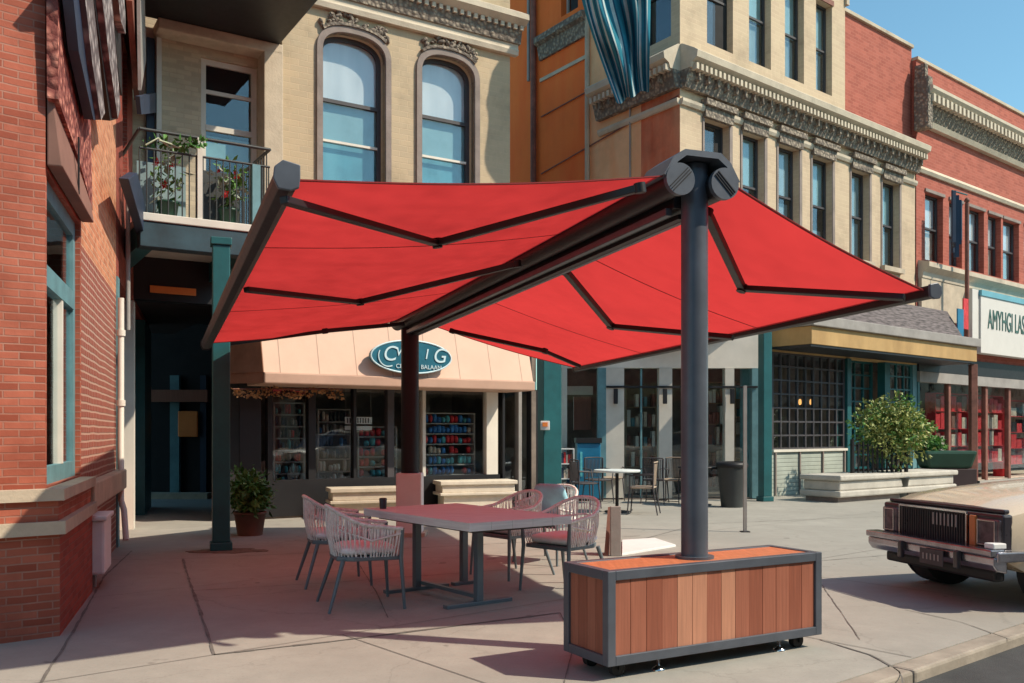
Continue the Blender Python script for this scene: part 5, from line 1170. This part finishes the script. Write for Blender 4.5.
# ------------------------------------------------------------------ rope chairs
def rope_chair():
    t = thing('rope_chair', 'x', 'chair')
    hw, hd = .27, .25      # faces +y
    def rim(u, z=True):    # u 0..1 from left arm front round the back to right arm front
        a = math.pi * (1 + u); x = -hw * math.copysign(abs(math.cos(a)) ** .75, -math.cos(a)) ; 
        if u < .22: k = u / .22; return Vector((-hw - .01, hd - k * hd * 1.0, .635 + .03 * k))
        if u > .78: k = (1 - u) / .22; return Vector((hw + .01, hd - k * hd * 1.0, .635 + .03 * k))
        v = (u - .22) / .56; an = math.pi * v; q = math.sin(an)
        return Vector((-(hw + .01) * math.copysign(abs(math.cos(an)) ** .8, math.cos(an)), -(hd + .05) * q ** .85, .665 + .145 * q ** 1.3))
    def low(u):
        p = rim(u); f = .86
        return Vector((p.x * f, max(p.y * .86, -hd * 1.0), .415))
    def mid_(u): p = rim(u); r_ = low(u).lerp(p, .62); r_.y -= 0; return r_
    N = 40
    MB().tube([rim(i / N) for i in range(N + 1)], .016, 8).build('top_rail', M_rope, t)
    b = MB()
    for k in range(84):
        u = .015 + .97 * k / 83
        if k % 9 == 8: continue
        p, q = rim(u), low(u + (.012 if k % 2 else -.006)); m = p.lerp(q, .5) + Vector((p.x * .05, p.y * .06 if p.y < 0 else 0, 0))
        b.tube([p, m, q], .0052, 5, cap=False)
    b.build('rope_weave', M_rope, t)
    b = MB()
    for sg_ in (-1, 1):
        b.tube([Vector((sg_ * (hw + .005), hd, .60)), Vector((sg_ * (hw + .03), 0, .55)), Vector((sg_ * .2, -hd + .03, .63)), Vector((0, -hd - .03, .66))], .009, 6)
    b.build('inner_rail', M_rope, t)
    b = MB()
    ring = [(-hw + .03, hd - .01), (hw - .03, hd - .01), (hw - .03, -hd * .5), (hw * .6, -hd), (-hw * .6, -hd), (-hw + .03, -hd * .5)]
    b.prism([(x, y, .385) for x, y in ring], (0, 0, .035)); b.build('seat_frame', M_chairmetal, t, bevel=.006)
    for sx in (-1, 1):
        b = MB(); b.tube([(sx * (hw + .01), hd, .64), (sx * (hw - .005), hd - .01, .40), (sx * (hw + .015), hd + .015, 0)], [.014, .018, .012], 9); b.build('leg', M_chairmetal, t)
        b = MB(); b.tube([(sx * (hw - .06), -hd + .04, .39), (sx * (hw + .01), -hd - .08, 0)], [.019, .012], 9); b.build('leg', M_chairmetal, t)
    MB().pillow(0, .0, .465, .235, .225, .05, .28).build('cushion', M_cushion, t)
    return t
rcp = rope_chair()
chairs = [((-1.2, 7.45), (.93, .36), 'grey rope armchair with pale cushion, nearest on the left side of the table'),
          ((-1.63, 8.55), (.93, .36), 'grey rope armchair behind the nearest left one, close to the potted plant'),
          ((.46, 8.12), (-.70, -.71), 'grey rope armchair just behind the wooden ballast box'),
          ((-.02, 9.0), (-.75, -.66), 'grey rope armchair at the far right side of the table with only its back showing'),
          ((.40, 9.95), (-.6, -.8), 'grey rope armchair holding the sky blue cushion')]
for i, ((x, y), (fx, fy), lb_) in enumerate(chairs):
    o = rcp if i == 0 else copy_tree(rcp); o.location = (x, y, 0); o.rotation_euler.z = math.atan2(fy, fx) - math.pi / 2; o['label'] = lb_; o['group'] = 'rope armchairs round the dining table'
bcu = thing('blue_cushion', 'sky blue cushion leaning in the rope armchair near the wide teal post', 'cushion', (.40, 9.95, .52))
Mc = Matrix.Translation((.44, 9.98, .66)) @ Matrix.Rotation(math.atan2(-.8, -.6) - math.pi / 2, 4, 'Z') @ Matrix.Rotation(R(62), 4, 'X')
MB().pillow(0, 0, 0, .20, .20, .06, .4, M=Mc).build('cover', M_blue, bcu)

# ------------------------------------------------------------------ car
CL = Vector((3.40, 8.5, 0)); CR = CL + Vector((.246, -.969, 0)) * 1.5; hd_ = Vector((-.969, -.246, 0))
cen = (CL + CR) / 2
car = thing('parked_car', 'cream old sedan with dark square grille and chrome bumper parked at the right edge', 'car', cen, math.atan2(hd_.y, hd_.x))
Mx = wmat(car)          # local +x forwards (front at x = 0), +y car left
hwid = .75
def cb(x0, x1, y0, y1, z0, z1): return MB().box(x0, x1, y0, y1, z0, z1, Mx)
# body by cross sections along x
def sect(x, w, zb_, zs, zt_, crown):   # half profile ring
    pts = [(-w * .96, zb_), (-w, zb_ + .12), (-w * 1.01, zs - .1), (-w * .97, zs), (-w * .86, zt_), (-w * .45, zt_ + crown), (0, zt_ + crown * 1.2), (w * .45, zt_ + crown), (w * .86, zt_), (w * .97, zs), (w * 1.01, zs - .1), (w, zb_ + .12), (w * .96, zb_)]
    return [Mx @ Vector((x, y, z)) for y, z in pts]
secs = [sect(-.10, .72, .38, .74, .79, .012), sect(-.25, .75, .30, .78, .83, .025), sect(-.55, .77, .28, .82, .875, .03), sect(-1.2, .79, .26, .86, .93, .03), sect(-1.55, .80, .26, .87, .95, .03), sect(-3.6, .80, .26, .87, .95, .02), sect(-4.5, .78, .30, .85, .92, .02), sect(-4.75, .74, .40, .80, .86, .01)]
b = MB(); k = 13; vs = [p for s_ in secs for p in s_]
fs = [(i * k + j, i * k + (j + 1) % k, (i + 1) * k + (j + 1) % k, (i + 1) * k + j) for i in range(len(secs) - 1) for j in range(k)]
b.add(vs, fs, True); b.add(secs[0], [tuple(range(k))]); b.add(secs[-1], [tuple(range(k))[::-1]])
body = b.build('body', M_car, car, weld=True)
m_ = body.modifiers.new('edge', 'EDGE_SPLIT'); m_.split_angle = R(32)
# wheel arches + wheels
for x in (-.62, -3.75):
    for sy in (-1, 1):
        c = Mx @ Vector((x, sy * (hwid - .10), .31)); ax = (Mx.to_3x3() @ Vector((0, 1, 0)))
        b = MB(); b.tube([c - ax * .11, c + ax * .15 * sy] if sy > 0 else [c + ax * .11, c - ax * .15], .31, 32); w_ = b.build('wheel', M_rubber, car, bevel=.02)
        b = MB(); b.tube([c + ax * sy * .10, c + ax * sy * .152], .19, 28); b.build('rim', M_bumper, w_)
        cc_ = Mx @ Vector((x, sy * hwid * 1.0, .34)); b = MB(); ring = [cc_ + ax * .045 * sy + (Mx.to_3x3() @ Vector((math.cos(t_), 0, math.sin(t_)))) * .345 for t_ in [R(-12 + 204 * q / 24) for q in range(25)]]; b.tube(ring, .018, 8); b.build('wheel_arch', M_dark, car)
        b = MB(); b.tube([cc_ + ax * .02 * sy, cc_ + ax * .048 * sy], .335, 32); b.build('wheel_well', M_dark, car)
# cabin (right, beyond the frame)
cbn = [(-1.65, .95), (-2.3, 1.36), (-3.5, 1.38), (-4.0, .95)]
b = MB(); b.prism([Mx @ Vector((x, -.66, z)) for x, z in cbn], Mx.to_3x3() @ Vector((0, 1.32, 0))); b.build('cabin_glass', M_navy, car, bevel=.02)
b = MB(); b.prism([Mx @ Vector((x, -.68, z)) for x, z in ((-2.25, 1.35), (-2.32, 1.40), (-3.48, 1.42), (-3.55, 1.37))], Mx.to_3x3() @ Vector((0, 1.36, 0))); b.build('roof', M_car, car, bevel=.02)
# front end
cb(-.12, -.02, -.72, .72, .44, .76).build('nose_panel', M_carD, car, bevel=.02)
cb(-.115, -.06, -.69, .69, .762, .795).build('hood_trim', M_carD, car, bevel=.01)
g = cb(-.03, .0, -.44, .35, .47, .745).build('grille', M_dark, car, bevel=.01)
b = MB()
for q in range(26): y = -.42 + .74 * q / 25; b.box(-.002, .008, y - .004, y + .004, .49, .73, Mx)
b.build('grille_bars', M_carD, g)
b = MB()
for q in range(7): y = -.02 + .045 * q; b.box(.0085, .011, y - .008, y + .008, .62, .72, Mx)
b.build('grille_slots', M_tin, g)
b = MB(); b.box(.001, .014, -.45, .36, .745, .76, Mx); b.box(.001, .014, -.45, .36, .46, .47, Mx); b.box(.001, .014, -.462, -.45, .46, .76, Mx); b.box(.001, .014, .36, .372, .46, .76, Mx); b.build('grille_frame', M_chrome, g)
for y0, y1 in ((-.71, -.50), (.44, .71)):
    hl_ = cb(-.03, .0, y0 + (.03 if y0 > 0 else 0), y1 - (0 if y0 > 0 else .0), .50, .72).build('headlight', M_lamp, car, bevel=.015)
    b = MB(); b.box(.001, .010, y0 + .04, y0 + .05, .52, .70, Mx); b.box(.001, .010, y0 + .04, y1 - .04, .70, .71, Mx); b.box(.001, .010, y0 + .04, y1 - .04, .51, .52, Mx); b.box(.001, .010, y1 - .05, y1 - .04, .52, .70, Mx); b.build('bezel', M_chrome, hl_)
for y0, y1 in ((.385, .455), ): cb(-.028, .002, y0, y1, .49, .735).build('indicator', M_amber, car, bevel=.008)
# bumper
prof = [(.0, .30), (.09, .33), (.13, .40), (.13, .47), (.10, .475), (.10, .43), (.02, .43), (0, .42)]
b = MB(); b.prism([Mx @ Vector((x, -.77, z)) for x, z in ((-.02, .31), (.07, .33), (.11, .38), (.11, .44), (-.02, .44))], Mx.to_3x3() @ Vector((0, 1.54, 0))); bp_ = b.build('bumper', M_bumper, car, bevel=.012)
b = MB(); b.box(.0, .135, -.77, .77, .445, .50, Mx); b.build('bumper_strip', M_bumper, bp_, bevel=.012)
for y in (-.785, .735): MB().box(-.20, .08, y, y + .05, .40, .48, Mx).build('bumper_return', M_bumper, bp_, bevel=.012)
for y in (-.30, .38): MB().box(.111, .15, y, y + .05, .31, .45, Mx).build('overrider', M_carD, bp_, bevel=.008)
MB().box(-.02, .10, .66, .76, .502, .545, Mx).build('corner_lamp', M_whiteb, bp_, bevel=.008)
MB().box(-.10, .0, -.66, .66, .23, .32, Mx).build('valance', M_dark, car, bevel=.02)
pl = MB().box(.136, .145, -.02, .26, .30, .43, Mx).build('number_plate', M_frameD, car, bevel=.004)
b = MB()
for q in range(5): b.box(.1455, .148, .02 + .045 * q, .035 + .045 * q, .34, .39, Mx)
b.build('plate_marks', M_tin, pl)
print('objects', len(bpy.data.objects))

# ------------------------------------------------------------------ the far side of the street (behind the camera, seen only in the shop glass)
og = K0 + SN * 14 + SD * 96
FO = Fac(og.x, og.y, -.77, -.64)
b = MB(); b.prism([FO.P(0, 3.2, .0), FO.P(126, 3.2, 0), FO.P(126, -8, 0), FO.P(0, -8, 0)], (0, 0, -.065)); tag(b.build('far_sidewalk', M_walk), kind='structure')
for k, (m, hh, lb_) in enumerate(((M_farbrick, 8.4, 'red brick shop row across the street behind the viewer, farthest right'), (M_cream, 9.2, 'cream shop building across the street behind the viewer'), (M_rust, 7.6, 'brown shop building across the street behind the viewer'), (M_farbrick, 8.8, 'red brick building across the street behind the viewer, farthest left'), (M_cream, 8.6, 'cream shop row across the street, second from the far end'), (M_farbrick, 9.4, 'tall red brick building across the street, third from the far end'), (M_rust, 8.0, 'brown brick building across the street, directly behind the viewer'))):
    q0 = 18 * k; t = thing('shop_building', lb_, 'building', FO.P(q0 + 9, 0, 0))
    hs_ = [(q0 + 1.2 + 2.8 * j_, q0 + 2.5 + 2.8 * j_, 4.6, 6.6) for j_ in range(6)] + [(q0 + .8 + 5.8 * j_, q0 + 5.6 + 5.8 * j_, .5, 3.0) for j_ in range(3)]
    wall(FO, q0, q0 + 17.99, 0, hh, hs_, m, t)
    core(FO, q0 + .1, q0 + 17.9, 0, hh - .1, t, o=-.5, depth=5)
    MB().fbox(FO, q0, q0 + 17.99, .003, .4, hh - .6, hh - .2).build('cornice', M_lightstone, t)
    MB().fbox(FO, q0 + .3, q0 + 17.6, .003, .9, 3.2, 3.6).build('awning', (M_teal, M_ochre, M_peachd, M_navy)[k % 4], t)
